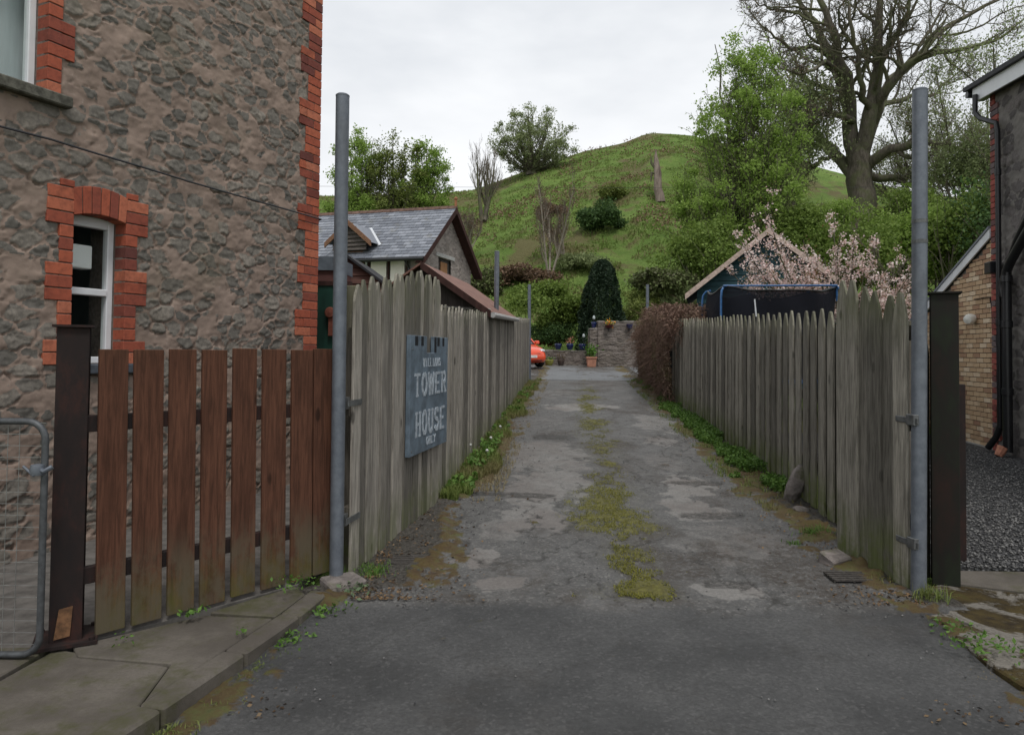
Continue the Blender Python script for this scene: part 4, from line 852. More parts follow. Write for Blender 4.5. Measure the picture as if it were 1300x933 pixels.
mb = MB(); 
def rk(mb, u0, u1, y0, y1, za, zb): mb.add([RMx @ Vector(p) for p in ((u0, y0, gtop(u0)+za), (u1, y0, gtop(u1)+za), (u1, y1, gtop(u1)+za), (u0, y1, gtop(u0)+za), (u0, y0, gtop(u0)+zb), (u1, y0, gtop(u1)+zb), (u1, y1, gtop(u1)+zb), (u0, y1, gtop(u0)+zb))], [(3, 2, 1, 0), (4, 5, 6, 7), (0, 1, 5, 4), (1, 2, 6, 5), (2, 3, 7, 6), (3, 0, 4, 7)])
ub = mu(1249, 150)[0]
rk(mb, ub, 3.2, -.16, -.13, -.12, .10); rk(mb, 3.2, 6.4-ub, -.16, -.13, -.12, .10); mb.build('bargeboard', M_white, main)
mb = MB(); rk(mb, ub-.0, 3.2, -.128, .0, -.10, -.08); rk(mb, 3.2, 6.4-ub, -.128, .0, -.10, -.08); mb.build('soffit', M_black, main)
mb = MB(); rk(mb, ub-.18, 3.2, -.22, 6.1, .102, .17); rk(mb, 3.2, 6.58-ub, -.22, 6.1, .102, .17); mb.build('roof', simple('dark_roof', (.035, .035, .04), .7), main)
xg = ub-.10; mb = MB(); mb.tube([RMx @ Vector((xg, -.2, gtop(xg)+.04)), RMx @ Vector((xg, 7.0, gtop(xg)+.04))], .055, 10); mb.build('gutter', M_black, main, smooth=True)
def pipe(name, pts, r, collars=()):
    mb = MB(); mb.tube([RMx @ Vector(p) for p in pts], r, 14)
    for c_ in collars: mb.lathe([(r, -.05), (r*1.22, -.045), (r*1.22, .045), (r, .05)], 14, RMx @ Matrix.Translation(c_))
    mb.build(name, M_black, main, smooth=True)
ud = mu(1278, 300)[0]; up0 = mu(1257, 140); up1 = mu(1278, 160)
pipe('downpipe', [(mu(1256, 120)[0], -.20, mu(1256, 120)[1]), (mu(1256, 140)[0], -.20, mu(1256, 143)[1]), (mu(1262, 150)[0], -.19, mu(1262, 150)[1]), (mu(1276, 156)[0], -.12, mu(1276, 156)[1]), (ud, -.11, up1[1]-.05), (ud, -.11, 3.0), (ud, -.11, .35)], .037, [(ud, -.11, 4.1), (ud, -.11, 1.9)])
us = mu(1291, 400)[0]; zs = mu(1291, 345)[1]
pipe('soil_pipe', [(us+.9, -.13, zs+.75), (us+.42, -.13, zs+.38), (us+.1, -.13, zs+.12), (us, -.13, zs), (us, -.13, zs-.4), (us, -.13, 1.0), (us, -.13, .05)], .062, [(us, -.13, zs-.1), (us, -.13, zs-.75), (us, -.13, .9)])
mb = MB(); mb.tube([RMx @ Vector(p) for p in ((us-.06, -.13, zs-.35), (us-.12, -.13, zs-.15), (us+.3, -.13, zs+.42), (us+.9, -.13, zs+.98))], .05, 12); mb.build('soil_pipe', M_black, main, smooth=True)
mb = MB(); uh = mu(1270, 340)[0]; mb.box(uh-.05, uh+.13, -.2, -.05, mu(1270, 348)[1], mu(1270, 333)[1], RMx); mb.build('hopper', M_black, main, bevel=.01)
sh0 = mu(1272, 535); mb = MB(); mb.tube([RMx @ Vector(p) for p in ((ud, -.11, .38), (ud-.05, -.14, .22), (ud-.16, -.2, .05))], .045, 12); mb.build('pipe_shoe', M_black, main, smooth=True)
tb = at(1267, 560, 10.1); bo = empty('broken_pot', tuple(tb-np.array([0, 0, .1])), 'small broken terracotta piece at the foot of the black drainpipe', 'pot')
mb = MB(); mb.lathe([(.05, 0), (.075, .14), (.07, .14), (.045, .01)], 9, Matrix.Translation(Vector((tb[0], 10.1, .19))) @ Matrix.Rotation(R(30), 4, 'Y')); mb.build('shard', simple('terracotta_bit', (.5, .22, .14), .8), bo, smooth=True)

# ------------------------------------------------------------------ barn house beyond the left fence
BO = Vector((-2.89, 22.0, .7)); b1 = Vector((-.953, .302, 0)).normalized(); b2 = Vector((.302, .953, 0)).normalized()
BM = Matrix(((b1.x, b2.x, 0, BO.x), (b1.y, b2.y, 0, BO.y), (0, 0, 1, BO.z), (0, 0, 0, 1)))   # x left along the front, y back along the gable (left handed, only for points)
def bp_(x, y, z): return BM @ Vector((x, y, z))
barn = empty('slate_roofed_house', tuple(bp_(1, 1, 0)), 'stone gabled house with grey slate roof and small dormer behind the left fence', 'house')
EZ, GW, BL = 3.95, 4.4, 7.5; AZ = at(568, 263, 24.1)[2]-.7-.12; ps = (AZ-EZ)/(GW/2)
GMx = frame(bp_(0, 0, 0), b2)              # gable: x back, y = z x b2 (points left / inside)
M_barn = stonemat('thin_coursed_stone', (.34, .30, .27), (.27, .24, .215), (.20, .175, .16), (.28, .245, .22), (.38, .34, .31))
wuz = lambda px, py: (lambda q: (q.x, q.z))(GMx.inverted() @ Vector(hit(px, py, bp_(0, 0, 0), (b1.x, b1.y, 0))))
wa = wuz(556, 355); wb = wuz(572, 330); wz1 = wuz(560, 327)[1]
rubble('wall', GW, AZ+.2, .02, .22, .075, .02, M_barn, barn, GMx, keep=lambda u, z: (z < EZ+ps*np.minimum(u, GW-u)+.05)&~((u > wa[0])&(u < wb[0])&(z > wz1-1.0)&(z < wz1)), seed=15, thr=.05, warp=.3, smear=.2, tilt=.3)
mb = MB(); iy = .1
mb.add([bp_(*p) for p in ((.1, .02, 0), (.1, GW-.02, 0), (.1, GW-.02, EZ), (.1, GW/2, AZ), (.1, .02, EZ), (BL, .02, 0), (BL, GW-.02, 0), (BL, GW-.02, EZ), (BL, GW/2, AZ), (BL, .02, EZ))], [(0, 1, 2, 3, 4), (9, 8, 7, 6, 5), (0, 4, 9, 5), (1, 6, 7, 2)])
mb.build('wall_core', M_mortp, barn)
# front wall pieces
M_cream = simple('cream_panel', (.78, .74, .66), .7, .2, amt=.08, nsc=2, bump=.02); M_tim = simple('red_brown_timber', (.055, .026, .022), .75, .2, amt=.4, nsc=12, mul=(1, 1, .2))
FRM = frame(bp_(0, 0, 0), tuple(-b1))      # x runs right; y away from camera
fxz = lambda px, py: (lambda q: (q.x, q.z))(FRM.inverted() @ Vector(hit(px, py, bp_(0, 0, 0), (-b2.x, -b2.y, 0))))
def fbox(nm, px0, px1, py0, py1, y0, y1, mat):
    a = fxz(px0, py1); b = fxz(px1, py0); return MB().box(a[0], b[0], y0, y1, a[1], b[1], FRM).build(nm, mat, barn)
fbox('panel', 470, 491, 331, 420, -.03, .02, M_cream); fbox('panel', 495, 514, 331, 420, -.03, .02, M_cream); fbox('panel', 463, 466.5, 326, 420, -.035, .02, M_white)
for a, b in ((467, 470), (491.5, 494.5), (515, 518)): fbox('timber', a, b, 331, 420, -.06, .02, M_tim)
fbox('timber', 466, 533, 326, 331, -.07, .02, M_tim); fbox('stone_pier', 521, 533, 331, 420, -.05, .02, M_barn)
fbox('boarding', 395, 438, 322, 420, -.03, .02, M_tim)
wn_ = fbox('window', 440, 462, 319, 345, -.05, .02, simple('orange_brown_frame', (.3, .12, .05), .6)); 
for a, b in ((441.5, 447), (453.5, 460.5)):
    p = fxz(a, 334); q_ = fxz(b, 321); MB().box(p[0], q_[0], -.056, -.045, p[1], q_[1], FRM).build('pane', simple('blue_grey_pane', (.14, .17, .18), .2, .5), wn_)  # opaque panes in a plain blue-grey
# gable window
mb = MB(); mb.box(wa[0], wb[0], .10, .13, wz1-1.0, wz1, GMx); wv = mb.build('window', M_tim, barn)
mb = MB(); mb.box(wa[0]+.38, wb[0]-.12, .07, .10, wz1-1.0, wz1-.12, GMx); mb.build('shutter', simple('orange_timber', (.32, .16, .07), .7, mul=(1, 1, .1), nsc=30), wv)
MB().box(wa[0]-.22, wb[0]+.3, -.04, .08, wz1, wz1+.13, GMx).build('lintel', simple('pale_lintel', (.42, .42, .40), .9, nsc=20), barn, bevel=.01)
# roof in slates
def roofside(y0, sgn, name):
    mb = MB(); rl = math.hypot(GW/2+.35, ps*(GW/2+.35)); n = int(rl/.19); k = 0
    for i in range(n+1):
        s0_ = i*.19; s1_ = min(s0_+.24, rl); x = -.32-(.13 if i % 2 else 0)
        while x < BL+.3:
            a, b = max(x, -.32), min(x+.255, BL+.3)
            f0 = s0_/rl; f1_ = s1_/rl; Y0 = -.35+f0*(GW/2+.35); Y1 = -.35+f1_*(GW/2+.35)
            if b-a > .03 and Y1 > Y0+.01:
                Z0 = EZ+ps*Y0+.11+rg.uniform(0, .006); Z1 = EZ+ps*Y1+.085; YY0, YY1 = (Y0, Y1) if sgn > 0 else (GW-Y0, GW-Y1)
                vs = [bp_(a+.003, YY0, Z0), bp_(b-.003, YY0, Z0), bp_(b-.003, YY1, Z1), bp_(a+.003, YY1, Z1), bp_(a+.003, YY0, Z0-.018), bp_(b-.003, YY0, Z0-.018), bp_(b-.003, YY1, Z1-.018), bp_(a+.003, YY1, Z1-.018)]
                mb.add(vs, [(0, 1, 2, 3), (7, 6, 5, 4), (0, 4, 5, 1), (1, 5, 6, 2), (2, 6, 7, 3), (3, 7, 4, 0)])
            x += .26
    mb.build(name, M_slate, barn)
roofside(0, 1, 'roof'); roofside(0, -1, 'roof')
def bprism(name, pts8, mat, parent=barn): return MB().add([bp_(*p) for p in pts8], [(3, 2, 1, 0), (4, 5, 6, 7), (0, 1, 5, 4), (1, 2, 6, 5), (2, 3, 7, 6), (3, 0, 4, 7)]).build(name, mat, parent)
for sgn in (1, -1):
    ya = -.36 if sgn > 0 else GW+.36; yb = GW/2; za = EZ-ps*.36; zb = AZ
    bprism('bargeboard', [(-.33, ya, za-.12), (-.28, ya, za-.12), (-.28, yb, zb-.12), (-.33, yb, zb-.12), (-.33, ya, za+.09), (-.28, ya, za+.09), (-.28, yb, zb+.09), (-.33, yb, zb+.09)], M_tim)
    bprism('soffit', [(-.28, ya, za-.10), (.0, ya, za-.10), (.0, yb, zb-.10), (-.28, yb, zb-.10), (-.28, ya, za-.08), (.0, ya, za-.08), (.0, yb, zb-.08), (-.28, yb, zb-.08)], M_tim)
mb = MB(); x = -.33
while x < BL: 
    mb.add([bp_(*p) for p in ((x, GW/2-.11, AZ+.04), (x+.30, GW/2-.11, AZ+.04), (x+.30, GW/2, AZ+.16), (x, GW/2, AZ+.16), (x, GW/2+.11, AZ+.04), (x+.30, GW/2+.11, AZ+.04))], [(0, 1, 2, 3), (3, 2, 5, 4), (0, 3, 4), (1, 5, 2)]); x += .31
mb.build('ridge_tiles', simple('terracotta_ridge', (.13, .075, .055), .85, nsc=6, amt=.45), barn)
mb = MB(); mb.box(-.04, .04, -.04, .04, 0, .22, Matrix.Translation(bp_(-.28, GW/2, AZ+.12))); mb.lathe([(.0, .0), (.06, .03), (.07, .07), (.0, .14)], 8, Matrix.Translation(bp_(-.28, GW/2, AZ+.33))); mb.build('finial', simple('terracotta_finial', (.3, .13, .06), .85), barn)
mb = MB(); mb.tube([bp_(-.3, -.40, EZ-ps*.35+.02), bp_(BL, -.40, EZ-ps*.35+.02)], .055, 8); mb.build('gutter', M_black, barn)
mb = MB(); mb.tube([bp_(.32, -.38, EZ-.3), bp_(.32, -.1, EZ-.5), bp_(.32, -.1, 0)], .04, 8); mb.build('downpipe', M_black, barn)
# dormer
dc = (fxz(421.6, 306)[0]+fxz(476, 309)[0])/2; dwid = (fxz(476, 309)[0]-fxz(421.6, 306)[0])/2; dz1 = fxz(446, 284)[1]; dz0 = fxz(476, 309)[1]
def fp_(x, y, z): return FRM @ Vector((x, y, z))
yb_ = (dz1-EZ)/ps+.2
mb = MB(); mb.add([fp_(dc-dwid, -.35, dz0), fp_(dc, -.35, dz1), fp_(dc, yb_, dz1), fp_(dc-dwid, .6, dz0), fp_(dc+dwid, -.35, dz0), fp_(dc+dwid, .6, dz0)], [(0, 1, 2, 3), (1, 4, 5, 2)]); dm = mb.build('dormer', M_slate, barn)
for sg in (-1, 1):
    mb = MB(); ox = .03; a = fp_(dc+sg*(dwid+.03), -.38, dz0-.08); b = fp_(dc, -.38, dz1-.08)
    mb.add([fp_(dc+sg*(dwid+.05), -.38, dz0-.14), fp_(dc, -.38, dz1-.12), fp_(dc, -.38, dz1+.06), fp_(dc+sg*(dwid+.05), -.38, dz0+.03), fp_(dc+sg*(dwid+.05), -.33, dz0-.14), fp_(dc, -.33, dz1-.12), fp_(dc, -.33, dz1+.06), fp_(dc+sg*(dwid+.05), -.33, dz0+.03)], [(0, 1, 2, 3), (7, 6, 5, 4), (0, 4, 5, 1), (3, 2, 6, 7), (0, 3, 7, 4)])
    mb.build('bargeboard', simple('orange_bargeboard', (.2, .10, .055), .75, nsc=20, amt=.4), dm)
mb = MB(); nb = 7; zl = fxz(446, 319)[1]
for i in range(nb):
    za = zl+(dz1-zl)*i/nb; zb = zl+(dz1-zl)*(i+1)/nb; hw = dwid*.78*min(1, (dz1-za)/(dz1-dz0)); mb.add([fp_(dc-hw, -.26, za), fp_(dc+hw, -.26, za), fp_(dc+hw*.98, -.2, zb), fp_(dc-hw*.98, -.2, zb), fp_(dc-hw, .0, za), fp_(dc+hw, .0, za)], [(0, 1, 2, 3), (0, 4, 5, 1)])
mb.build('louvre_boards', simple('grey_brown_boards', (.10, .085, .075), .85), dm)
fa, fb_ = fxz(470, 291), fxz(483, 311)
def onroof(px, py): return Vector(hit(px, py, bp_(0, -.35, EZ-ps*.35+.12), tuple((-b1).cross(Vector((b2.x, b2.y, ps)).normalized()))))
A3, B3, C3, D3 = [onroof(*p)+Vector((0, 0, .02)) for p in ((469, 290.5), (472, 290), (484, 311), (479, 313))]
B4, C4 = onroof(486, 308)+Vector((0, 0, .02)), onroof(479, 308)+Vector((0, 0, .02))
MB().add([A3, B3, C3, D3], [(0, 1, 2, 3)]).build('flashing', simple('new_lead', (.6, .62, .64), .4, .5, amt=.1), dm)

# ------------------------------------------------------------------ sheds behind the left fence
Ysh = 13.0; sa = at(437, 324, Ysh); slr = (at(441, 327, Ysh)[2]-at(487, 361, Ysh)[2])/(at(487, 361, Ysh)[0]-at(441, 327, Ysh)[0])
shed = empty('timber_shed', (sa[0], Ysh+.5, .4), 'dark brown boarded shed gable between the stone house and the board gate', 'shed')
hw_ = 1.25; ez = sa[2]-slr*hw_
mb = MB(); zc = .35; 
while zc < sa[2]:
    hw2 = min(hw_-.05, (sa[2]-zc)/slr); hw3 = min(hw_-.05, max(0, (sa[2]-zc-.14)/slr)); mb.add([(sa[0]-hw2, Ysh-.03, zc), (sa[0]+hw2, Ysh-.03, zc), (sa[0]+hw3, Ysh-.01, zc+.14), (sa[0]-hw3, Ysh-.01, zc+.14), (sa[0]-hw2, Ysh+.01, zc), (sa[0]+hw2, Ysh+.01, zc)], [(0, 1, 2, 3), (0, 4, 5, 1)]); zc += .145
mb.build('boarding', simple('red_brown_boards', (.13, .062, .048), .8, nsc=14, amt=.4, mul=(.15, 1, 1)), shed)
MB().prism([(sa[0]-hw_+.06, .3), (sa[0]+hw_-.06, .3), (sa[0]+hw_-.06, ez-.05), (sa[0], sa[2]-.05), (sa[0]-hw_+.06, ez-.05)], Ysh+.02, Ysh+2.6).build('body', M_dark, shed)
for sg in (-1, 1):
    mb = MB(); vs = [(sa[0]+sg*(hw_+.12), Ysh-.12, sa[2]-slr*(hw_+.12)), (sa[0], Ysh-.12, sa[2]), (sa[0], Ysh+2.7, sa[2]), (sa[0]+sg*(hw_+.12), Ysh+2.7, sa[2]-slr*(hw_+.12))]
    vs += [(p[0], p[1], p[2]+.05) for p in vs]; mb.add(vs, [(3, 2, 1, 0), (4, 5, 6, 7), (0, 1, 5, 4), (1, 2, 6, 5), (2, 3, 7, 6), (3, 0, 4, 7)]); mb.build('roof', simple('felt_roof', (.03, .03, .033), .9), shed)
a = at(404, 343, 11.5); b = at(427, 326, 11.5); lt = empty('flat_roofed_store', (a[0], 11.9, .35), 'low store with blue-grey fascia behind the house corner', 'shed')
MB().box(a[0]-1.2, b[0]+.02, 11.5, 12.6, a[2], b[2]).build('fascia', simple('blue_grey_fascia', (.11, .13, .155), .6, nsc=8), lt); MB().box(a[0]-1.2, b[0]+.01, 11.54, 12.55, .3, a[2]).build('wall', simple('maroon_boards', (.10, .04, .035), .8, mul=(1, 1, 6)), lt)
Yg_ = 9.3; a = at(399, 445, Yg_); b = at(426, 363, Yg_); gd = empty('green_door', ((a[0]+b[0])/2, Yg_, .25), 'dark green painted door at the corner of the stone house', 'door')
MB().box(a[0]-.15, b[0]+.12, Yg_, Yg_+.05, .25, b[2]).build('leaf', simple('dark_green_paint', (.012, .05, .036), .45, .4, nsc=6, amt=.4, mul=(1, 1, .3)), gd)
mb = MB(); mb.box(a[0]-.2, b[0]+.2, Yg_-.02, Yg_+.08, b[2]+.002, b[2]+.06); mb.build('lintel', M_tim, gd)
rc_ = at(419, 397, Yg_-.06); mb = MB(); mb.lathe([(0, -.02), (.06, -.02), (.075, 0), (.06, .03), (0, .04)], 14, Matrix.Translation(Vector(rc_)) @ Matrix.Rotation(R(90), 4, 'X')); mb.box(rc_[0]-.02, rc_[0]+.05, Yg_-.06, Yg_-.01, rc_[2]-.3, rc_[2]); mb.build('rusty_wheel', simple('rust_red', (.17, .05, .03), .8, nsc=20), gd, smooth=True)
# long shed against the fence
LN = Vector((.084, 1, 0)).normalized(); LP = Vector((1, -.084, 0)).normalized()
y0_, y1_ = 10.9, 15.7; e0_ = Vector((LFx(y0_), y0_, 0))-LP*.06; e1_ = Vector((LFx(y1_), y1_, 0))-LP*.06; zf0 = 2.25; zf1 = 2.40; sp_ = .69; hwS = .97
ls = empty('lean_shed', (e0_.x-.9, y0_+2, .3), 'dark shed with reddish sheet roof close behind the left fence', 'shed')
def rp_(e, z, t): return e-LP*t+Vector((0, 0, z+sp_*t))
rA, rB, rC, rD = rp_(e0_-LN*.15, zf0, -.12), rp_(e1_, zf1, -.12), rp_(e1_, zf1, hwS), rp_(e0_-LN*.15, zf0, hwS)
def thick(pts, t): 
    vs = list(pts)+[p+Vector((0, 0, t)) for p in pts]; return vs, [(3, 2, 1, 0), (4, 5, 6, 7), (0, 1, 5, 4), (1, 2, 6, 5), (2, 3, 7, 6), (3, 0, 4, 7)]
w = W('red_sheet_roof', .7, .3); n = w.noise(6, 5, .7); w.set('Base Color', w.mix(w.rng(n, .35, .65), (.15, .075, .058), (.24, .13, .10))); M_redroof = w.m
MB().add(*thick([rA, rB, rC, rD], .035)).build('roof', M_redroof, ls)
rE, rF = rD-LP*1.3+Vector((0, 0, -.9)), rC-LP*1.3+Vector((0, 0, -.9)); MB().add(*thick([rD, rC, rF, rE], .035)).build('roof', M_redroof, ls)
bgp = [rA-LN*.01+Vector((0, 0, -.07)), rD-LN*.01+Vector((0, 0, -.07)), rD-LN*.01+Vector((0, 0, .045)), rA-LN*.01+Vector((0, 0, .045))]
MB().add(bgp+[p-LN*.03 for p in bgp], [(0, 1, 2, 3), (7, 6, 5, 4), (0, 4, 5, 1), (1, 5, 6, 2), (2, 6, 7, 3), (3, 7, 4, 0)]).build('bargeboard', M_tim, ls)
g0 = e0_; g1 = e0_-LP*hwS; g2 = g1-LP*1.2
mb = MB(); fr_ = [g0+Vector((0, 0, .3)), g1+Vector((0, 0, .3)), g2+Vector((0, 0, .3)), g2+Vector((0, 0, zf0-.2)), g1+Vector((0, 0, zf0+sp_*hwS-.02)), g0+Vector((0, 0, zf0-.02))]
mb.add(fr_+[p+LN*4.6 for p in fr_], [(0, 1, 2, 3, 4, 5), (11, 10, 9, 8, 7, 6)]+[(i, i+6, (i+1) % 6+6, (i+1) % 6) for i in range(6)]); mb.build('wall', simple('black_brown_boards', (.055, .045, .04), .85, nsc=20, amt=.5, mul=(1, 1, .1)), ls)
gt = [rA-LP*-.03+Vector((0, 0, -.02)), rB-LP*-.03+Vector((0, 0, -.02))]; MB().tube(gt, .045, 8).build('gutter', simple('pale_gutter', (.42, .41, .40), .6), ls)
sg0, sg1 = g0-LN*.03+Vector((0, 0, zf0-.02)), g1-LN*.03+Vector((0, 0, zf0+.06)); MB().tube([sg0+LP*.1, sg1+Vector((0, 0, -.02))], .02, 6).build('strip', simple('grey_strip', (.25, .24, .22), .8), ls)

# ------------------------------------------------------------------ far end: car, walls, pots
YW = 30.6
M_bst = stonemat('slaty_wall_stone', (.19, .165, .14), (.14, .12, .105), (.12, .105, .095), (.20, .17, .15), (.30, .26, .235), stain=(.06, .055, .04))
def gwall(name, label, px0, px1, pyt, Y, thick_, seed, steps=None):
    a = at(px0, pyt, Y); b = at(px1, pyt, Y); W_ = b[0]-a[0]; g = gz(Y); Hh = a[2]-g; M = frame((a[0], Y, g), (1, 0, 0))
    r = empty(name, (a[0]+W_/2, Y, g), label, 'wall')
    rubble('wall', W_, Hh, .018, .24, .062, .035, M_bst, r, M, seed=seed, thr=.04, warp=.35, smear=.1, tilt=.4)
    MB().box(.01, W_-.01, .03, thick_, -.1, Hh-.005, M).build('core', M_mort, r)
    rubble('end_face', thick_, Hh, .02, .24, .062, .03, M_bst, r, frame((a[0], Y+thick_, g), (0, -1, 0)), seed=seed+3, thr=.04, smear=.1, tilt=.4)
    mb = MB(); u = 0
    while u < W_-.02:
        l = min(rg.uniform(.12, .3), W_-u); mb.box(u+.003, u+l-.003, -.03+rg.uniform(-.02, .02), thick_+.02, Hh+.002, Hh+.05+rg.uniform(0, .04), M); u += l
    mb.build('coping', brickmat('coping_stone%d' % seed, [(0, (.12, .105, .09)), (.5, (.2, .18, .16)), (1, (.28, .25, .23))]), r, bevel=.01)
    return r
gwall('stone_wall', 'tall square stone retaining wall closing the far end', 759, 880, 409.5, YW-.9, .5, 31)
gwall('stone_wall', 'stepped shoulder of stone wall left of the tall wall', 748.5, 761.5, 418.5, YW-.86, .46, 35)
gwall('stone_wall', 'low stone garden wall behind the orange car and flower pots', 600, 748.2, 445.5, YW, .4, 38)
M_bpot = simple('dark_blue_glaze', (.012, .022, .085), .18, .6, nsc=3, amt=.3, bump=.02); M_terr = simple('terracotta', (.42, .20, .13), .8, nsc=8, amt=.25)
M_soil = simple('soil', (.03, .022, .015), .95)
M_gleaf = leafmat('planter_leaf', (.06, .14, .02), (.12, .24, .04)); rsl = np.random.RandomState(77)
def potted(name, label, x, Y, z, r, h, mat, cat='plant pot', plant=None, prof=None, group=None):
    rt = empty(name, (x, Y, z), label, cat, group)
    prof = prof or [(0, 0), (r*.62, 0), (r*.95, h*.55), (r, h*.8), (r*.86, h*.95), (r*.92, h), (r*.8, h), (r*.74, h*.9), (0, h*.88)]
    MB().lathe(prof, 18, Matrix.Translation((x, Y, z))).build('pot', mat, rt, smooth=True)
    if plant:
        col_m, hh, n, sz = plant; C = np.array([x, Y, z+h+hh*.4])+rsl.normal(0, 1, (n, 3))*np.array([r*.6, r*.6, hh*.35]); leafobj('plant', rsl, C, sz, col_m, rt)
    return rt
zl_ = at(700, 445.5, YW)[2]+.045
M_redl = leafmat('dark_red_leaf', (.10, .012, .012), (.18, .03, .02)); M_pinkf = leafmat('coral_flower', (.6, .2, .15), (.7, .35, .25)); M_oran = leafmat('orange_flower', (.8, .22, .02), (.85, .45, .05))
for px, lab, pl in [(708.5, 'blue glazed pot on the low wall, nearest the orange car', None), (723.5, 'dark blue pot with coral flowers, middle of three on the low wall', (M_pinkf, .25, 60, .06)), (739, 'blue glazed pot on the low wall, next to the tall wall', None)]:
    x = at(px, 440, YW+.18)[0]; potted('blue_pot', lab, x, YW+.18, zl_+.02, .16, .27, M_bpot, plant=pl, group='blue glazed pots')
x = at(754, 415, YW-.7)[0]; z = at(754, 418, YW-.7)[2]+.06; potted('blue_pot', 'blue glazed pot standing on the stepped wall shoulder', x, YW-.65, z, .12, .26, M_bpot, group='blue glazed pots')
def lantern(label, px, py, Y):
    c = at(px, py, Y); r = empty('glass_finial', tuple(c), label, 'ornament'); mb = MB(); mb.tube([tuple(c-np.array([0, 0, .3])), tuple(c)], .012, 5); mb.build('stake', M_black, r); MB().lathe([(0, -.08), (.05, -.05), (.06, 0), (.04, .07), (0, .1)], 10, Matrix.Translation(Vector(c))).build('globe', simple('pale_glass', (.45, .5, .5), .2), r, smooth=True)
lantern('small pale glass ornament on a stake above the right pot on the low wall', 741, 426.5, YW+.3); lantern('small pale glass ornament above the stepped wall shoulder', 754, 403.5, YW-.4)
def wallpot(name, label, px, py0, py1, mat, wpx, flowers=None):
    Y = YW-1.03; a = at(px, py1, Y); b = at(px, py0, Y); r_ = wpx/2/900*Y; h = b[2]-a[2]; rt = empty(name, tuple(a), label, 'wall planter')
    MB().lathe([(0, 0), (r_*.55, 0), (r_*.9, h*.5), (r_, h), (r_*.9, h), (0, h*.9)], 14, Matrix.Translation((a[0], Y-.03, a[2]))).build('pot', mat, rt, smooth=True)
    MB().box(a[0]-.02, a[0]+.02, Y-.02, Y+.12, a[2]-.12, a[2]+.02).build('bracket', M_black, rt)
    if flowers: leafobj('flowers', rsl, np.array([a[0], Y-.03, b[2]+.1])+rsl.normal(0, 1, (70, 3))*np.array([r_*.55, .08, .09]), .07, flowers, rt); leafobj('plant', rsl, np.array([a[0], Y-.03, b[2]+.05])+rsl.normal(0, 1, (60, 3))*np.array([r_*.6, .1, .07]), .08, M_gleaf, rt)
wallpot('red_bowl', 'dark red bowl of orange flowers on the tall stone wall', 773, 412.5, 416.5, simple('maroon_glaze', (.08, .012, .015), .3), 11, M_oran)
wallpot('blue_wall_pot', 'blue pot hanging on the face of the tall stone wall', 799, 411.5, 417.5, M_bpot, 8.5)
x = at(750.5, 466, YW-1.2); rt = empty('terracotta_planter', (x[0], YW-1.25, gz(29.35)), 'square terracotta planter with bushy green plant before the far wall', 'planter')
Mx = Matrix.Translation((x[0], YW-1.25, gz(29.35)+.014)) @ Matrix.Rotation(R(45), 4, 'Z')
MB().lathe([(0, 0), (.235, 0), (.27, .35), (.31, .35), (.31, .42), (.26, .42), (.25, .38), (0, .38)], 4, Mx).build('pot', M_terr, rt, bevel=.008)
C = np.array([x[0], YW-1.25, gz(31)+.6])+rsl.normal(0, 1, (260, 3))*np.array([.12, .12, .12]); leafobj('plant', rsl, C, .10, M_gleaf, rt)
x = at(697, 466, YW-.5); potted('yellow_pot', 'mossy yellow-green pot beside the orange car', x[0], YW-.5, gz(30.1)+.014, .2, .27, simple('yellow_green_glaze', (.22, .22, .05), .6, nsc=6, amt=.4), plant=(M_gleaf, .1, 40, .08))
x = at(712, 466, YW-.3); potted('small_planter', 'small dark planter at the foot of the low wall', x[0], YW-.35, gz(30.25)+.014, .16, .3, simple('brown_pot', (.07, .05, .04), .8), plant=(leafmat('brown_plant', (.08, .05, .02), (.12, .09, .04)), .25, 60, .07))
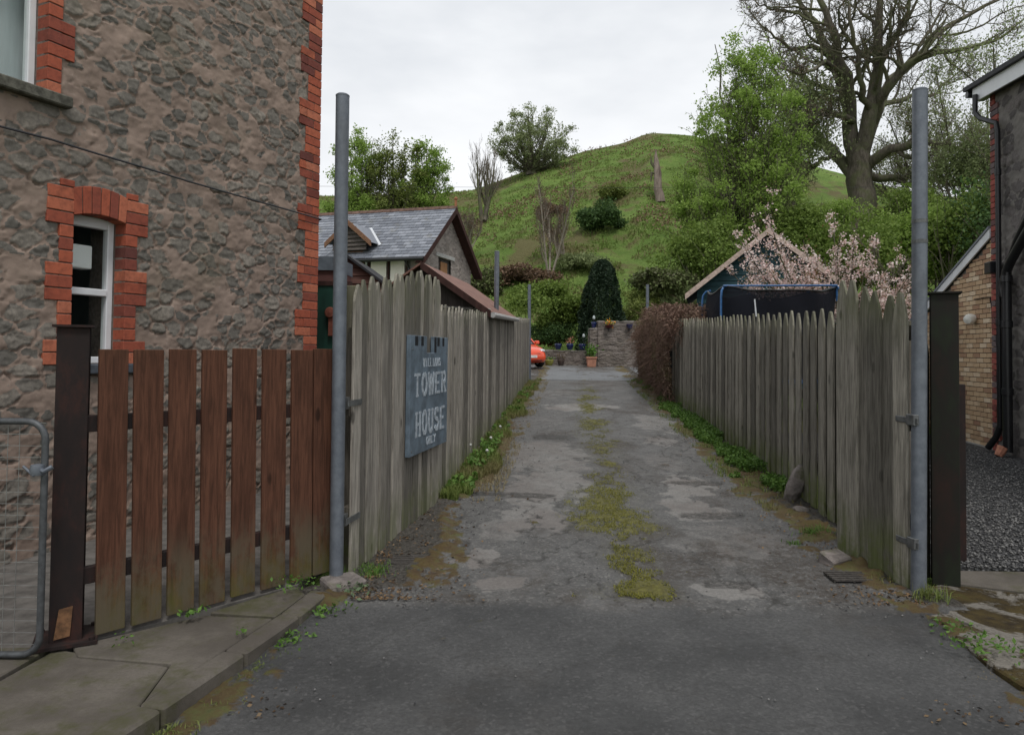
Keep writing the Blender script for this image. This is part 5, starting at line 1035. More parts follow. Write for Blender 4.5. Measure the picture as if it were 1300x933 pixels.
# car
def make_car():
    fr = at(688, 466, 27.6); Mc = Matrix.Translation((fr[0]-1.36, 28.9, gz(28.9)+.02)) @ Matrix.Rotation(R(-62), 4, 'Z')  # local +x = forward
    rt = empty('orange_car', Mc.to_translation(), 'bright orange-red hatchback half hidden behind the end of the left fence', 'car')
    # stations: x, half width low, half width belt, z bottom, z belt(bonnet), z roof (0 none), roof half width
    st = [(-1.95, .60, .62, .42, .78), (-1.85, .74, .74, .26, .92), (-1.3, .82, .82, .20, .95), (-.4, .84, .84, .20, .95), (.4, .84, .83, .20, .94), (.95, .84, .82, .20, .92), (1.35, .83, .79, .20, .84), (1.72, .78, .72, .20, .74), (1.92, .66, .60, .26, .62), (1.98, .55, .5, .36, .52)]
    bm = bmesh.new(); rings = []
    for x, wl, wb_, zb, zt in st:
        zm = (zb+zt)/2; pr = [(-wl*.9, zb), (-wl, zb+.06), (-wl*1.02, zm), (-wb_, zt-.05), (-wb_*.86, zt), (0, zt+.03), (wb_*.86, zt), (wb_, zt-.05), (wl*1.02, zm), (wl, zb+.06), (wl*.9, zb)]
        rings.append([bm.verts.new((x, y, z)) for y, z in pr])
    n = len(rings[0])
    for i in range(len(rings)-1):
        for k in range(n): bm.faces.new((rings[i][k], rings[i+1][k], rings[i+1][(k+1) % n], rings[i][(k+1) % n]))
    bm.faces.new(rings[0]); bm.faces.new(rings[-1][::-1]); bmesh.ops.recalc_face_normals(bm, faces=bm.faces)
    bmesh.ops.subdivide_edges(bm, edges=bm.edges[:], cuts=1, use_grid_fill=True, smooth=.15)
    bmesh.ops.transform(bm, matrix=Mc, verts=bm.verts); me = bpy.data.meshes.new('body'); bm.to_mesh(me); bm.free()
    w = W('orange_car_paint', .25, .5); w.set('Base Color', (.75, .075, .018)); w.set('Coat Weight', .6); paint = w.m
    link('body', me, paint, rt, smooth=True)
    gl = simple('car_glass', (.02, .028, .035), .05, .6, bump=0); dk = M_black
    gs_ = [(-1.72, .62, .95, .62, 1.0), (-1.35, .74, .94, .60, 1.40), (-.3, .77, .94, .62, 1.47), (.35, .76, .93, .60, 1.42), (1.05, .70, .90, .66, .93)]
    mb = MB(); vs = []
    for x, wb_, zb, wr, zr in gs_: vs += [Mc @ Vector(p) for p in ((x, -wb_, zb), (x, -wr, zr-.04), (x, -wr*.9, zr), (x, wr*.9, zr), (x, wr, zr-.04), (x, wb_, zb))]
    fs = [tuple(i*6+k+o_ for o_ in ()) for i in ()]
    for i in range(4):
        for k in range(5): fs.append((i*6+k, (i+1)*6+k, (i+1)*6+k+1, i*6+k+1))
    mb.add(vs, fs); mb.build('windows', gl, rt, smooth=True)
    mb = MB(); vs = []
    for x, wr, zr in ((-1.45, .56, 1.38), (-.9, .58, 1.46), (-.3, .60, 1.49), (.3, .58, 1.455)): vs += [Mc @ Vector(p) for p in ((x, -wr, zr), (x, -wr*.7, zr+.025), (x, wr*.7, zr+.025), (x, wr, zr))]
    mb.add(vs, [(i*4+k, (i+1)*4+k, (i+1)*4+k+1, i*4+k+1) for i in range(3) for k in range(3)]); mb.build('roof', paint, rt, smooth=True)
    for sy in (-1, 1):
        mb = MB(); mb.tube([Mc @ Vector(p) for p in ((.98, sy*.71, .95), (.3, sy*.62, 1.44), (-1.4, sy*.6, 1.4), (-1.75, sy*.64, 1.0))], .03, 6); mb.build('pillar', paint, rt, smooth=True)
        MB().lathe([(0, -.075), (.09, -.05), (.13, 0), (.09, .05), (0, .075)], 16, Mc @ Matrix.Translation((1.80, sy*.56, .655)) @ Matrix.Rotation(R(sy*-28), 4, 'Z') @ Matrix.Diagonal((.8, 1.25, 1, 1))).build('headlight', simple('headlight_glass', (.5, .52, .55), .1, .6), rt, smooth=True)
        mb = MB(); mb.box(.78, .95, sy*.88-.09, sy*.88+.09, .92, 1.06, Mc); mb.build('wing_mirror', paint, rt, bevel=.03)
        for wx in (1.22, -1.28):
            Mw = Mc @ Matrix.Translation((wx, sy*.80, .31)) @ Matrix.Rotation(R(90), 4, 'X')
            wh = MB().lathe([(.19, -.09), (.29, -.09), (.315, -.05), (.315, .05), (.29, .09), (.19, .09)], 24, Mw).build('wheel', simple('tyre', (.015, .015, .016), .8), rt, smooth=True)
            MB().lathe([(0, -.08), (.19, -.085), (.2, -.06), (.2, .06), (.19, .085), (0, .08)], 24, Mw).build('rim', simple('alloy', (.4, .41, .42), .35, metal=.8), wh, smooth=True)
    mb = MB(); mb.box(1.90, 1.975, -.42, .42, .46, .56, Mc); mb.build('grille', M_black, rt, bevel=.01); mb = MB(); mb.box(1.86, 1.95, -.5, .5, .26, .37, Mc); mb.build('air_intake', M_black, rt, bevel=.01)
    mb = MB(); mb.box(1.98, 1.992, -.26, .26, .385, .485, Mc); mb.build('number_plate', simple('plate', (.7, .7, .68), .4), rt)
make_car()

# ------------------------------------------------------------------ garden building, trampoline
YS = 18.6; ap = at(975, 294, YS); el = at(873, 374, YS); hwS_ = ap[0]-el[0]; sS = (ap[2]-el[2])/hwS_
sh = empty('summerhouse', (ap[0], YS, .5), 'teal boarded summerhouse gable behind the blossom, with pale pinkish bargeboards', 'summerhouse')
M_teal = simple('teal_boards', (.022, .065, .075), .7, .3, nsc=12, amt=.3, mul=(.2, 1, 1)); M_tan = simple('pinkish_bargeboard', (.52, .41, .35), .8, .2, nsc=15, amt=.3)
wz = lambda dx: ap[2]-sS*abs(dx)
mb = MB(); zc = .4
while zc < ap[2]-.08:
    h2 = lambda z: min(hwS_-.3, (ap[2]-.06-z)/sS); a_, b_ = h2(zc), max(0, h2(zc+.15)); mb.add([(ap[0]-a_, YS+.05, zc), (ap[0]+a_, YS+.05, zc), (ap[0]+b_, YS+.075, zc+.15), (ap[0]-b_, YS+.075, zc+.15), (ap[0]-a_, YS+.085, zc), (ap[0]+a_, YS+.085, zc)], [(0, 1, 2, 3), (0, 4, 5, 1)]); zc += .15
mb.build('boarding', M_teal, sh)
MB().prism([(ap[0]-hwS_+.32, .4), (ap[0]+hwS_-.32, .4), (ap[0]+hwS_-.32, wz(hwS_-.3)-.1), (ap[0], ap[2]-.12), (ap[0]-hwS_+.32, wz(hwS_-.3)-.1)], YS+.09, YS+3.5).build('body', M_teal, sh)
for sg in (-1, 1):
    vs = [(ap[0]+sg*hwS_, YS-.2, wz(hwS_)), (ap[0], YS-.2, ap[2]), (ap[0], YS+3.7, ap[2]), (ap[0]+sg*hwS_, YS+3.7, wz(hwS_))]; vs += [(p[0], p[1], p[2]+.05) for p in vs]
    MB().add(vs, [(3, 2, 1, 0), (4, 5, 6, 7), (0, 1, 5, 4), (1, 2, 6, 5), (2, 3, 7, 6), (3, 0, 4, 7)]).build('roof', simple('grey_felt', (.08, .08, .085), .9), sh)
    vs = [(ap[0]+sg*hwS_, YS-.23, wz(hwS_)-.11), (ap[0], YS-.23, ap[2]-.09), (ap[0], YS-.23, ap[2]+.055), (ap[0]+sg*hwS_, YS-.23, wz(hwS_)+.05)]; vs += [(p[0], YS-.2, p[2]) for p in vs]
    MB().add(vs, [(0, 1, 2, 3), (7, 6, 5, 4), (0, 4, 5, 1), (1, 5, 6, 2), (2, 6, 7, 3), (3, 7, 4, 0)]).build('bargeboard', M_tan, sh)
    vs = [(ap[0]+sg*(hwS_-.02), YS-.19, wz(hwS_)-.03), (ap[0], YS-.19, ap[2]-.05), (ap[0], YS+.05, ap[2]-.05), (ap[0]+sg*(hwS_-.02), YS+.05, wz(hwS_)-.03)]; MB().add(vs, [(0, 1, 2, 3)]).build('soffit', simple('dark_soffit', (.04, .035, .03), .8), sh)
ap_rot = -.27
a = at(1024, 346, YS); MB().box(a[0]-.1, a[0]+.28, YS+.02, YS+.05, a[2]-.6, a[2]+.12).build('shutter', simple('honey_board', (.42, .24, .11), .7, mul=(1, 1, .1), nsc=20), sh)
sh.rotation_euler = (0, 0, ap_rot)

tx, ty, tg = 5.26, 14.5, gz(14.5)+.02; TR = 1.35
tr = empty('trampoline', (tx, ty, tg), 'round garden trampoline with black safety net and blue frame behind the right fence', 'trampoline')
M_blue = simple('blue_tube', (.03, .12, .30), .4, .5, bump=0); w = W('black_net', .9, .1); w.set('Base Color', (.012, .013, .018)); trn = w.add('ShaderNodeBsdfTransparent'); mxs = w.add('ShaderNodeMixShader', None, i0=.07, i1=w.b.outputs[0], i2=trn.outputs[0]); w.nt.links.new(mxs.outputs[0], w.nt.nodes['Material Output'].inputs[0]); M_net = w.m
zt_ = at(978, 364, 13.8)[2]; zm = tg+.65; n = 48
ring = lambda r, z: [(tx+r*math.cos(2*math.pi*k/n), ty+r*math.sin(2*math.pi*k/n), z) for k in range(n+1)]
MB().tube(ring(TR-.12, zm), .022, 8, False).build('frame_ring', M_blue, tr, smooth=True)
MB().lathe([(0, 0), (TR-.35, 0), (TR-.33, .01)], 40, Matrix.Translation((tx, ty, zm))).build('mat', M_black, tr)
MB().lathe([(TR-.34, .01), (TR-.1, .03), (TR-.06, .0), (TR-.06, -.04)], 40, Matrix.Translation((tx, ty, zm))).build('edge_pad', M_blue, tr)
angs = [R(a) for a in (-150, -30, 30, 90, 150)]
V = []; Fc = []; nn = 96; lv = 14
for j in range(lv+1):
    f = j/lv
    for k in range(nn):
        a = 2*math.pi*k/nn; ph = min(abs((a-b+math.pi) % (2*math.pi)-math.pi) for b in angs); sag = (1-math.cos(min(1, ph/.5)*math.pi))/2
        r_ = TR-.2+f*.10-.10*sag*f+.02*math.sin(a*9+f*5)+(.10*math.sin(f*math.pi) if math.cos(a) < -.6 else 0); z = zm+f*(zt_-zm)-sag*.10*f**3
        V.append((tx+r_*math.cos(a), ty+r_*math.sin(a), z))
for j in range(lv):
    for k in range(nn): Fc.append((j*nn+k, j*nn+(k+1) % nn, (j+1)*nn+(k+1) % nn, (j+1)*nn+k))
link('net', mesh_np('net', V, Fc), M_net, tr, smooth=True)
mb = MB(); mb.tube([V[lv*nn+k % nn] for k in range(nn+1)], .018, 6, False); mb.build('net_hem', M_black, tr, smooth=True)
for a in angs:
    c, s_ = math.cos(a), math.sin(a); q = lambda r, z: (tx+r*c, ty+r*s_, z)
    MB().tube([q(TR+.02, tg), q(TR+.02, zt_-.22), q(TR+.0, zt_-.08), q(TR-.06, zt_+.0), q(TR-.16, zt_+.02)], .022, 8).build('pole', M_blue, tr, smooth=True)
    MB().tube([q(TR-.12, zm), q(TR+.02, zm-.08), q(TR+.02, tg+.02)], .02, 8).build('leg', M_blue, tr, smooth=True)
mb = MB(); p0 = Vector(at(918, 363, ty-TR*.5)); p1 = Vector(at(1062, 362.5, ty-TR*.5)); mb.tube([p0, p1], .02, 8); mb.tube([p1, p1+Vector((.03, .05, -.04)), p1+Vector((.03, .05, -.3))], .022, 8); mb.build('top_rail', M_blue, tr, smooth=True)
mb = MB(); a = at(958, 380, ty-TR); mb.tube([tuple(a), tuple(a-np.array([-.03, 0, .32]))], .013, 6); mb.build('net_tie', M_white, tr)

# ------------------------------------------------------------------ stones, drains, wire
def rock(name, label, c, size, rot, mat, seed, cat='stone'):
    rt = empty(name, c, label, cat); bm = bmesh.new(); bmesh.ops.create_icosphere(bm, subdivisions=4, radius=1); rs_ = np.random.RandomState(seed); P = [(unit(rs_.normal(0, 1, 3)), rs_.uniform(.62, .9)) for _ in range(12)]
    for v in bm.verts:
        p = np.array(v.co); 
        for nrm, d in P:
            e = p@nrm-d
            if e > 0: p = p-nrm*e*.85
        nz2 = float(fbm(np.array([p[0]*2.3+p[2]+seed]), np.array([p[1]*2.3-p[2]*1.7]), 5)[0])-.5; p = p*(1+nz2*.16); v.co = p
    M = Matrix.Translation(Vector(c)) @ rot @ Matrix.Diagonal((*size, 1)); bmesh.ops.transform(bm, matrix=M, verts=bm.verts); me = bpy.data.meshes.new('boulder'); bm.to_mesh(me); bm.free(); link('boulder', me, mat, rt, smooth=True); return rt
w = W('grey_stone', .9, .15); n = w.noise(9, 6, .7, dist=.5); w.set('Base Color', w.mix(w.rng(w.noise(3, 4, .7), .5, .7), w.mix(w.rng(n, .3, .7), (.11, .098, .09), (.24, .21, .195)), (.085, .09, .045))); w.bump(n, .9, .03); M_rock = w.m
q = G(1003, 640); top = at(1018, 590, q[1]+.0); d = Vector(top)-Vector(q); 
rock('leaning_stone', 'long pale stone leaning against the right fence', tuple((Vector(q)+Vector(top))/2+Vector((.02, .06, -.02))), (.085, .075, .235), Matrix.Rotation(R(24), 4, 'Y') @ Matrix.Rotation(R(-12), 4, 'X'), M_rock, 5)
q = G(1018, 650); rock('flat_stone', 'small flat stone lying at the foot of the leaning stone', (q[0], q[1], q[2]+.02), (.085, .07, .035), Matrix.Rotation(R(10), 4, 'Y'), M_rock, 8)
q = G(1060, 718); rt = empty('concrete_block', (q[0], q[1], q[2]), 'broken block lying in the weeds below the right gate boards', 'block'); mb = MB(); mb.box(-.10, .10, -.07, .07, -.04, .06, Matrix.Translation((q[0], q[1]+.02, q[2]+.02)) @ Matrix.Rotation(R(28), 4, 'Z') @ Matrix.Rotation(R(14), 4, 'X'), j=.012, rng=rg); mb.build('block', M_rock, rt, bevel=.01)
def drain(label, px0, px1, py, w_):
    a = G(px0, py); b = G(px1, py); rt = empty('drain_grate', ((a[0]+b[0])/2, a[1], a[2]), label, 'drain'); L_ = b[0]-a[0]; mb = MB(); k = 0; Mz = Matrix.Translation((a[0], a[1], a[2]+.026)) @ Matrix.Rotation(math.atan(SL), 4, 'X')
    for i in range(5): mb.box(0, L_, -w_/2+i*w_/4-.008, -w_/2+i*w_/4+.008, -.0, .012, Mz)
    for u in (0, L_*.5, L_-.012): mb.box(u, u+.012, -w_/2-.008, w_/2+.008, -.006, .006, Mz)
    mb.build('grate', simple('iron_grate', (.07, .062, .055), .7, .4, nsc=40, amt=.5), rt); MB().box(.005, L_-.005, -w_/2, w_/2, -.012, -.006, Mz).build('recess', simple('drain_black', (.008, .008, .008), .9), rt)
drain('iron drain grate beneath the left board gate', 497, 541, 716, .15); drain('iron drain grate beneath the right gate boards', 1052, 1100, 737, .15)
wr = empty('overhead_wire', tuple(at(1000, 237, 46)), 'thin overhead wire crossing in front of the hill', 'wire'); mb = MB(); P_ = []
for i in range(31):
    t = i/30; px = 375+t*930; P_.append(tuple(at(px, 236.5+2.0*math.sin(math.pi*t)+(.0*t), 46)))
mb.tube(P_, .011, 4); mb.build('wire', M_black, wr)
# ------------------------------------------------------------------ vegetation
rs = np.random.RandomState(101)
M_bark = bark('grey_bark', (.06, .052, .042), (.15, .13, .105), 6, (.10, .115, .05)); M_twig = simple('bare_twig', (.16, .13, .10), .9, amt=.3, bump=0); M_pale = simple('pale_bark', (.30, .26, .21), .9, nsc=30, amt=.4)
M_fresh = leafmat('fresh_leaf', (.19, .29, .05), (.32, .45, .11), trans=.5); M_mid = leafmat('mid_leaf', (.12, .185, .035), (.21, .29, .065), trans=.4); M_dull = leafmat('dull_leaf', (.18, .22, .095), (.28, .33, .15), trans=.35); M_deep = leafmat('deep_leaf', (.045, .09, .028), (.09, .155, .045), trans=.3)
M_yel = leafmat('yellow_green_leaf', (.12, .16, .035), (.20, .235, .06)); M_con = leafmat('conifer_leaf', (.012, .028, .014), (.03, .055, .025), trans=.1); M_brn = leafmat('brown_twigs', (.09, .055, .035), (.19, .12, .075), trans=.1); M_bramble = leafmat('bramble', (.075, .075, .035), (.13, .17, .055), trans=.1)

def tree(name, label, base, h, r, spread, seed, leaf=None, nleaf=0, lsize=.3, ljit=.3, levels=4, m=(7, 6, 5, 4), up=.10, ang=.75, trunk=.25, bk=None, multi=1, twigs=None, group=None, wob=.10, ratio=.62, kcount=None, crown_part='crown'):
    rs = np.random.RandomState(seed); base = np.array(base, float); root = empty(name, tuple(base), label, 'tree', group)
    st = base[None]+rs.normal(0, r*.8, (multi, 3))*np.array([1, 1, 0])*(multi > 1); d = np.array([[0, 0, 1.0]])+rs.normal(0, .06 if multi == 1 else .28, (multi, 3))*np.array([1, 1, 0])
    p0, r0 = grow(rs, st, d, np.full(multi, h*.8), np.full(multi, r), 9, wob*.6, .04, end=.25)
    G_ = [(p0, r0, 8)]; pts, rad = p0, r0
    L = []
    for lv in range(levels-1):
        s0 = trunk if lv == 0 else .2
        pts, rad = kids(rs, pts, rad, m[lv], s0, ang if lv == 0 else ang*.9, (spread/h if lv == 0 else ratio), .55, 6 if lv == 0 else 5, wob, up, end=.3)
        rad = np.maximum(rad, .008); G_.append((pts, rad, 5 if lv < 1 else 3)); L.append(pts)
    V, Fc = tubes_np(G_[:2]); link('trunk', mesh_np('trunk', V, Fc), bk or M_bark, root, smooth=True)
    if len(G_) > 2: V, Fc = tubes_np(G_[2:]); link('branches', mesh_np('branches', V, Fc), twigs or M_twig, root)
    if leaf:
        tips = L[-1]; n = max(1, nleaf//len(tips)); C = along(rs, tips, n, ljit); leafobj(crown_part, rs, C, lsize, leaf, root)
    return root
# the old oak, main limbs measured from the photograph
OY = 57.0; ob = at(1092, 262, OY); ob[2] = H(ob[0], OY); oak = empty('oak_tree', tuple(ob), 'huge bare spreading oak with forked trunk on the bank at upper right', 'tree')
rs = np.random.RandomState(55)
LIMBS = [([(1094, 305, 0), (1093, 268, 0), (1092, 240, 0), (1090, 210, 0), (1088, 190, 0)], 1.25, .95),
 ([(1088, 200, 0), (1080, 165, .5), (1076, 130, 1), (1070, 100, 1.5), (1052, 70, 2.5), (1040, 40, 3), (1022, 20, 3.5), (1008, -20, 4)], .72, .14),
 ([(1080, 150, .5), (1078, 110, 0), (1066, 70, -1), (1055, 30, -2), (1040, -10, -2), (1030, -50, -2)], .50, .14),
 ([(1090, 205, 0), (1103, 170, -.5), (1105, 140, -1), (1110, 100, -1), (1116, 60, -1.5), (1117, 20, -2), (1112, -40, -2.5)], .75, .16),
 ([(1100, 180, 0), (1112, 150, 1), (1124, 105, 2), (1150, 88, 3), (1175, 60, 4), (1190, 38, 4.5), (1230, 18, 5), (1270, 0, 5)], .55, .13),
 ([(1108, 155, 0), (1120, 115, -2), (1140, 95, -3), (1165, 75, -4), (1190, 66, -4.5), (1225, 64, -5), (1260, 50, -6)], .48, .12),
 ([(1098, 215, 0), (1113, 200, -1), (1130, 190, -2), (1155, 184, -3), (1185, 178, -4), (1215, 190, -4), (1250, 170, -4)], .50, .10),
 ([(1096, 220, 0), (1108, 230, 1), (1130, 226, 2), (1160, 225, 3), (1190, 228, 4), (1215, 238, 4.5), (1240, 226, 5), (1260, 215, 5)], .40, .10),
 ([(1086, 225, 0), (1072, 210, 1), (1055, 190, 2), (1035, 172, 3), (1018, 150, 4), (1000, 120, 5), (985, 90, 5)], .58, .12),
 ([(1060, 197, 1), (1040, 205, 0), (1020, 214, -1), (1005, 222, -2), (995, 232, -2)], .22, .06),
 ([(1083, 155, .3), (1070, 146, -1), (1052, 142, -2), (1035, 140, -3), (1015, 148, -4)], .32, .08),
 ([(1082, 135, .3), (1068, 126, 1), (1050, 124, 2), (1030, 128, 3), (1010, 118, 4)], .28, .08),
 ([(1106, 150, 0), (1125, 130, 2), (1150, 127, 3), (1165, 118, 4), (1185, 128, 4), (1195, 105, 5), (1215, 95, 6)], .30, .07),
 ([(1053, 72, 2.5), (1035, 60, 2), (1010, 62, 2), (985, 50, 2), (965, 30, 2)], .26, .06),
 ([(1070, 95, -1), (1050, 78, -3), (1030, 90, -4), (1005, 95, -5), (980, 75, -5)], .22, .06),
 ([(1116, 70, -1.5), (1135, 50, -3), (1150, 20, -4), (1160, -20, -5)], .28, .08),
 ([(1104, 140, -1), (1092, 110, -3), (1088, 70, -4), (1080, 30, -5), (1075, -20, -5)], .30, .08),
 ([(1040, 30, 3), (1005, 15, 4), (975, 10, 4), (950, 0, 4)], .2, .05)]
mains = []
for pl, ra, rb_ in LIMBS:
    P = np.array([at(px, py, OY+dy) for px, py, dy in pl]); cum = np.concatenate([[0], np.cumsum(np.linalg.norm(np.diff(P, axis=0), axis=1))]); t = np.linspace(0, cum[-1], 13); Q = np.stack([np.interp(t, cum, P[:, k]) for k in range(3)], 1)
    Q[1:-1] = (Q[:-2]+2*Q[1:-1]+Q[2:])/4; Q[1:] += rs.normal(0, .10, (12, 3)); mains.append((Q, np.linspace(ra, rb_, 13)*.92))
MP = np.stack([q for q, _ in mains]); MR = np.stack([r for _, r in mains]); MR[0, 0] *= 1.2; MR[0, 1] *= 1.08
V, Fc = tubes_np([(MP, MR, 12)]); link('trunk', mesh_np('trunk', V, Fc), M_bark, oak, smooth=True)
p1, r1 = kids(rs, MP[1:], MR[1:], 9, .22, .85, .42, .5, 7, .26, .10, end=.3); r1 = np.minimum(r1, .16)
tp, tr_ = grow(rs, MP[1:, -1], MP[1:, -1]-MP[1:, -2]+.0, np.full(len(MP)-1, 3.2), MR[1:, -1], 7, .2, .1); p1 = np.concatenate([p1, tp]); r1 = np.concatenate([r1, tr_])
p2, r2 = kids(rs, p1, r1, 7, .2, .8, .52, .55, 6, .28, .10, end=.35); p3, r3 = kids(rs, p2, r2, 6, .15, .8, .5, .6, 5, .28, .10, end=.4); p4, r4 = kids(rs, p3, r3, 2, .2, .8, .55, .7, 4, .25, .08, end=.5)
r2 = np.maximum(r2, .022); r3 = np.maximum(r3, .014); r4 = np.maximum(r4, .010)
V, Fc = tubes_np([(p1, r1, 6), (p2, r2, 4), (p3, r3, 3), (p4, r4, 3)]); link('branches', mesh_np('branches', V, Fc), M_bark, oak)
C = along(rs, p4, 1, .2); C = C[rs.rand(len(C)) < .35]; leafobj('buds', rs, C, .13, M_brn, oak)
ivp = at(1018, 140, OY-1); C = ivp+rs.normal(0, 1, (9000, 3))*np.array([1.6, 1.3, 2.2])*(.75+.25*rs.rand(9000, 1)); C = np.concatenate([C, np.array(at(1012, 185, OY-1))+rs.normal(0, 1, (3500, 3))*np.array([1.3, 1, .9])]); leafobj('ivy', rs, C, .22, M_dull, oak)

def hb(px, py): return onhill(px, py)
# broad leafy tree right of the hill
LY = 40.0; lb = at(948, 380, LY); lb[2] = H(lb[0], LY)-.2; hT = at(940, 45, LY)[2]-lb[2]
crown_tree('leafy_tree', 'tall fresh green leafy tree left of the oak, behind the summerhouse', lb, lb[2]+hT*1.04, [(.04, 2.9), (.25, 3.7), (.45, 3.7), (.62, 3.3), (.76, 2.7), (.88, 1.7), (1.0, .5)], 300, 190, .31, .15, M_fresh, M_bark, M_bark, 61, r=.2, stems=4, squash=.7)
# trees behind the slate roof
for k, (px, py, pt, sp_, lab, sd_) in enumerate([(455, 264, 166, 3.4, 'airy green tree behind the slate roof, nearest the left pole', 71), (500, 264, 158, 3.6, 'airy green tree behind the middle of the slate ridge', 72), (541, 264, 174, 2.7, 'airy green tree above the right end of the slate ridge', 73)]):
    b = np.array(at(px, py, 62.0)); b[2] = H(b[0], 62.0); hh = at(px, pt, 62.0)[2]-b[2]
    crown_tree('leafy_tree', lab, b, b[2]+hh, [(.12, sp_*.6), (.35, sp_*.85), (.6, sp_*.8), (.82, sp_*.55), (1.0, sp_*.2)], 75, 130, .38, .19, M_fresh if k != 1 else M_yel, M_bark, M_bark, sd_, r=.16, stems=4, group='trees behind the slate roof')
# hilltop tree
b = hb(676, 222); hh = at(676, 135, b[1])[2]-b[2]
crown_tree('hilltop_tree', 'grey-green round tree on the hill shoulder against the sky', b, b[2]+hh, [(.10, 2.6), (.25, 4.6), (.5, 5.0), (.72, 4.0), (.9, 2.2), (1.0, .6)], 120, 95, .42, .20, M_dull, M_bark, M_bark, 81, r=.30, stems=5, split=.1, outer=.4)
b = hb(613, 282); hh = at(610, 196, b[1])[2]-b[2]; tree('bare_tree', 'small bare many-stemmed tree on the grass left of the hilltop tree', b, hh*1.1, .20, 3.2, 82, None, 0, levels=4, m=(7, 6, 5), up=.25, ang=.5, trunk=.2, multi=4, bk=M_bark)
for px, py, pt, lab, sd_ in [(697, 360, 215, 'bare pale-stemmed sapling at the foot of the hill, in front of the slope', 83), (718, 330, 262, 'thin bare sapling just right of the pale-stemmed one', 84), (592, 330, 275, 'thin bare shrub at the right edge of the slate-roofed house', 85)]:
    b = hb(px, py) if py < 362 else np.array(at(px, py, 40)); hh = at(px, pt, b[1])[2]-b[2]; tree('sapling', lab, b, hh*1.05, .085, 1.9, sd_, M_brn, 1500, .09, .2, 4, (10, 6, 4), .30, .5, trunk=.15, multi=3, bk=M_pale, twigs=M_twig, group='bare saplings on the lower slope')
# dead trunk
b = hb(838, 256); tpz = at(832, 190, b[1]); rs = np.random.RandomState(9); dt = empty('dead_trunk', tuple(b), 'pale dead tree trunk standing on the grassy hillside', 'tree trunk')
P = np.array([b+(tpz-b)*f+rs.normal(0, .07, 3) for f in np.linspace(0, 1, 9)]); mb = MB(); mb.tube([tuple(p) for p in P], [.46, .40, .36, .34, .33, .30, .24, .13, .03], 10)
mb.build('trunk', bark('dead_wood', (.11, .085, .07), (.29, .235, .20), 2.5), dt, smooth=True); mb = MB(); mb.tube([tuple(P[5]), tuple(P[5]+np.array([-.5, 0, .6])), tuple(P[5]+np.array([-.55, 0, 1.3]))], [.2, .12, .02], 6); mb.tube([tuple(P[4]), tuple(P[4]+np.array([-.55, 0, .1])), tuple(P[4]+np.array([-.6, 0, -.7]))], [.18, .12, .04], 6); mb.build('broken_limb', M_bark, dt, smooth=True)
# shrubs on the hillside
def hbush(label, px, py, wpx, hpx, n, size, mat, sd_, cat='bush', name='bush', group=None, stem=None, dep=.8):
    b = hb(px, py+hpx*.45) if py+hpx*.45 < 372 else np.array(at(px, py+hpx*.45, 35.5)); s_ = b[1]/900; c = np.array([b[0], b[1], b[2]+hpx*.33*s_]); return bush(name, label, cat, c, (wpx*.5*s_, wpx*.5*s_*dep, hpx*.5*s_), n, size, mat, sd_, group=group, stem=stem, lo=-.55)
hbush('dark green bush in the middle of the hillside', 766, 270, 66, 52, 9000, .22, M_deep, 191); hbush('yellow-green thorn bush above the dark hillside bush', 780, 240, 46, 34, 3500, .2, M_yel, 92)
hbush('low brown thicket on the slope left of the dark bush', 700, 262, 60, 24, 2200, .2, M_brn, 93, name='thicket'); 
hbush('brown bramble mound halfway down behind the sapling', 660, 345, 90, 40, 6500, .17, M_brn, 94, name='thicket'); hbush('brown bramble bank just right of the slate-roofed house', 618, 352, 60, 52, 6000, .16, M_bramble, 95, name='thicket')
hbush('ivy-dark green thicket above the end of the left fence', 690, 372, 120, 50, 14000, .14, M_mid, 96, name='thicket'); hbush('green hedge mass between the third pole and the conifer', 722, 392, 72, 64, 13000, .12, M_mid, 97, name='thicket'); hbush('dark shrubbery behind the low stone wall', 705, 415, 90, 50, 10000, .10, M_deep, 98, name='thicket')
hbush('olive scrub on the slope above the thicket', 745, 330, 80, 34, 5000, .18, M_dull, 99, name='thicket')
hbush('brown and olive bracken on the slope right of the conifer', 835, 350, 90, 50, 9000, .17, M_bramble, 100, name='thicket'); hbush('yellow-green ivy mass above the tall stone wall', 822, 384, 78, 54, 12000, .11, M_yel, 102, name='thicket'); hbush('green scrub between hedge and summerhouse', 872, 372, 70, 46, 9000, .13, M_dull, 103, name='thicket')
hbush('dark red-leaved shrub behind the blue pots', 694, 428, 36, 34, 2600, .09, M_redl, 104, name='shrub'); hbush('light green shrub behind the middle pot on the low wall', 717, 424, 28, 32, 2600, .09, M_yel, 105, name='shrub')
# dark conifer
cb = at(764, 440, 33.0); cb[2] = gz(33); ct = at(762, 330, 33.0); rs = np.random.RandomState(12); cn_ = empty('conifer', tuple(cb), 'dense dark conical evergreen above the stone walls', 'tree')
n = 30000; f = rs.rand(n)**.8; a = rs.rand(n)*2*np.pi; lob = 1+.12*np.sin(a*5+f*9)+.08*np.sin(a*11-f*17); rad_ = 1.25*(1-f)**.40*np.clip(.6+f*3.2, 0, 1)*lob*(.72+.28*rs.rand(n)**.5); z = cb[2]+f*(ct[2]-cb[2])
C = np.stack([cb[0]+rad_*np.cos(a), 33+rad_*np.sin(a), z], 1); leafobj('foliage', rs, C, .13, M_con, cn_, up=.6, asp=.35); MB().tube([tuple(cb), tuple(ct-np.array([0, 0, .6]))], [.14, .04], 8).build('trunk', M_bark, cn_)
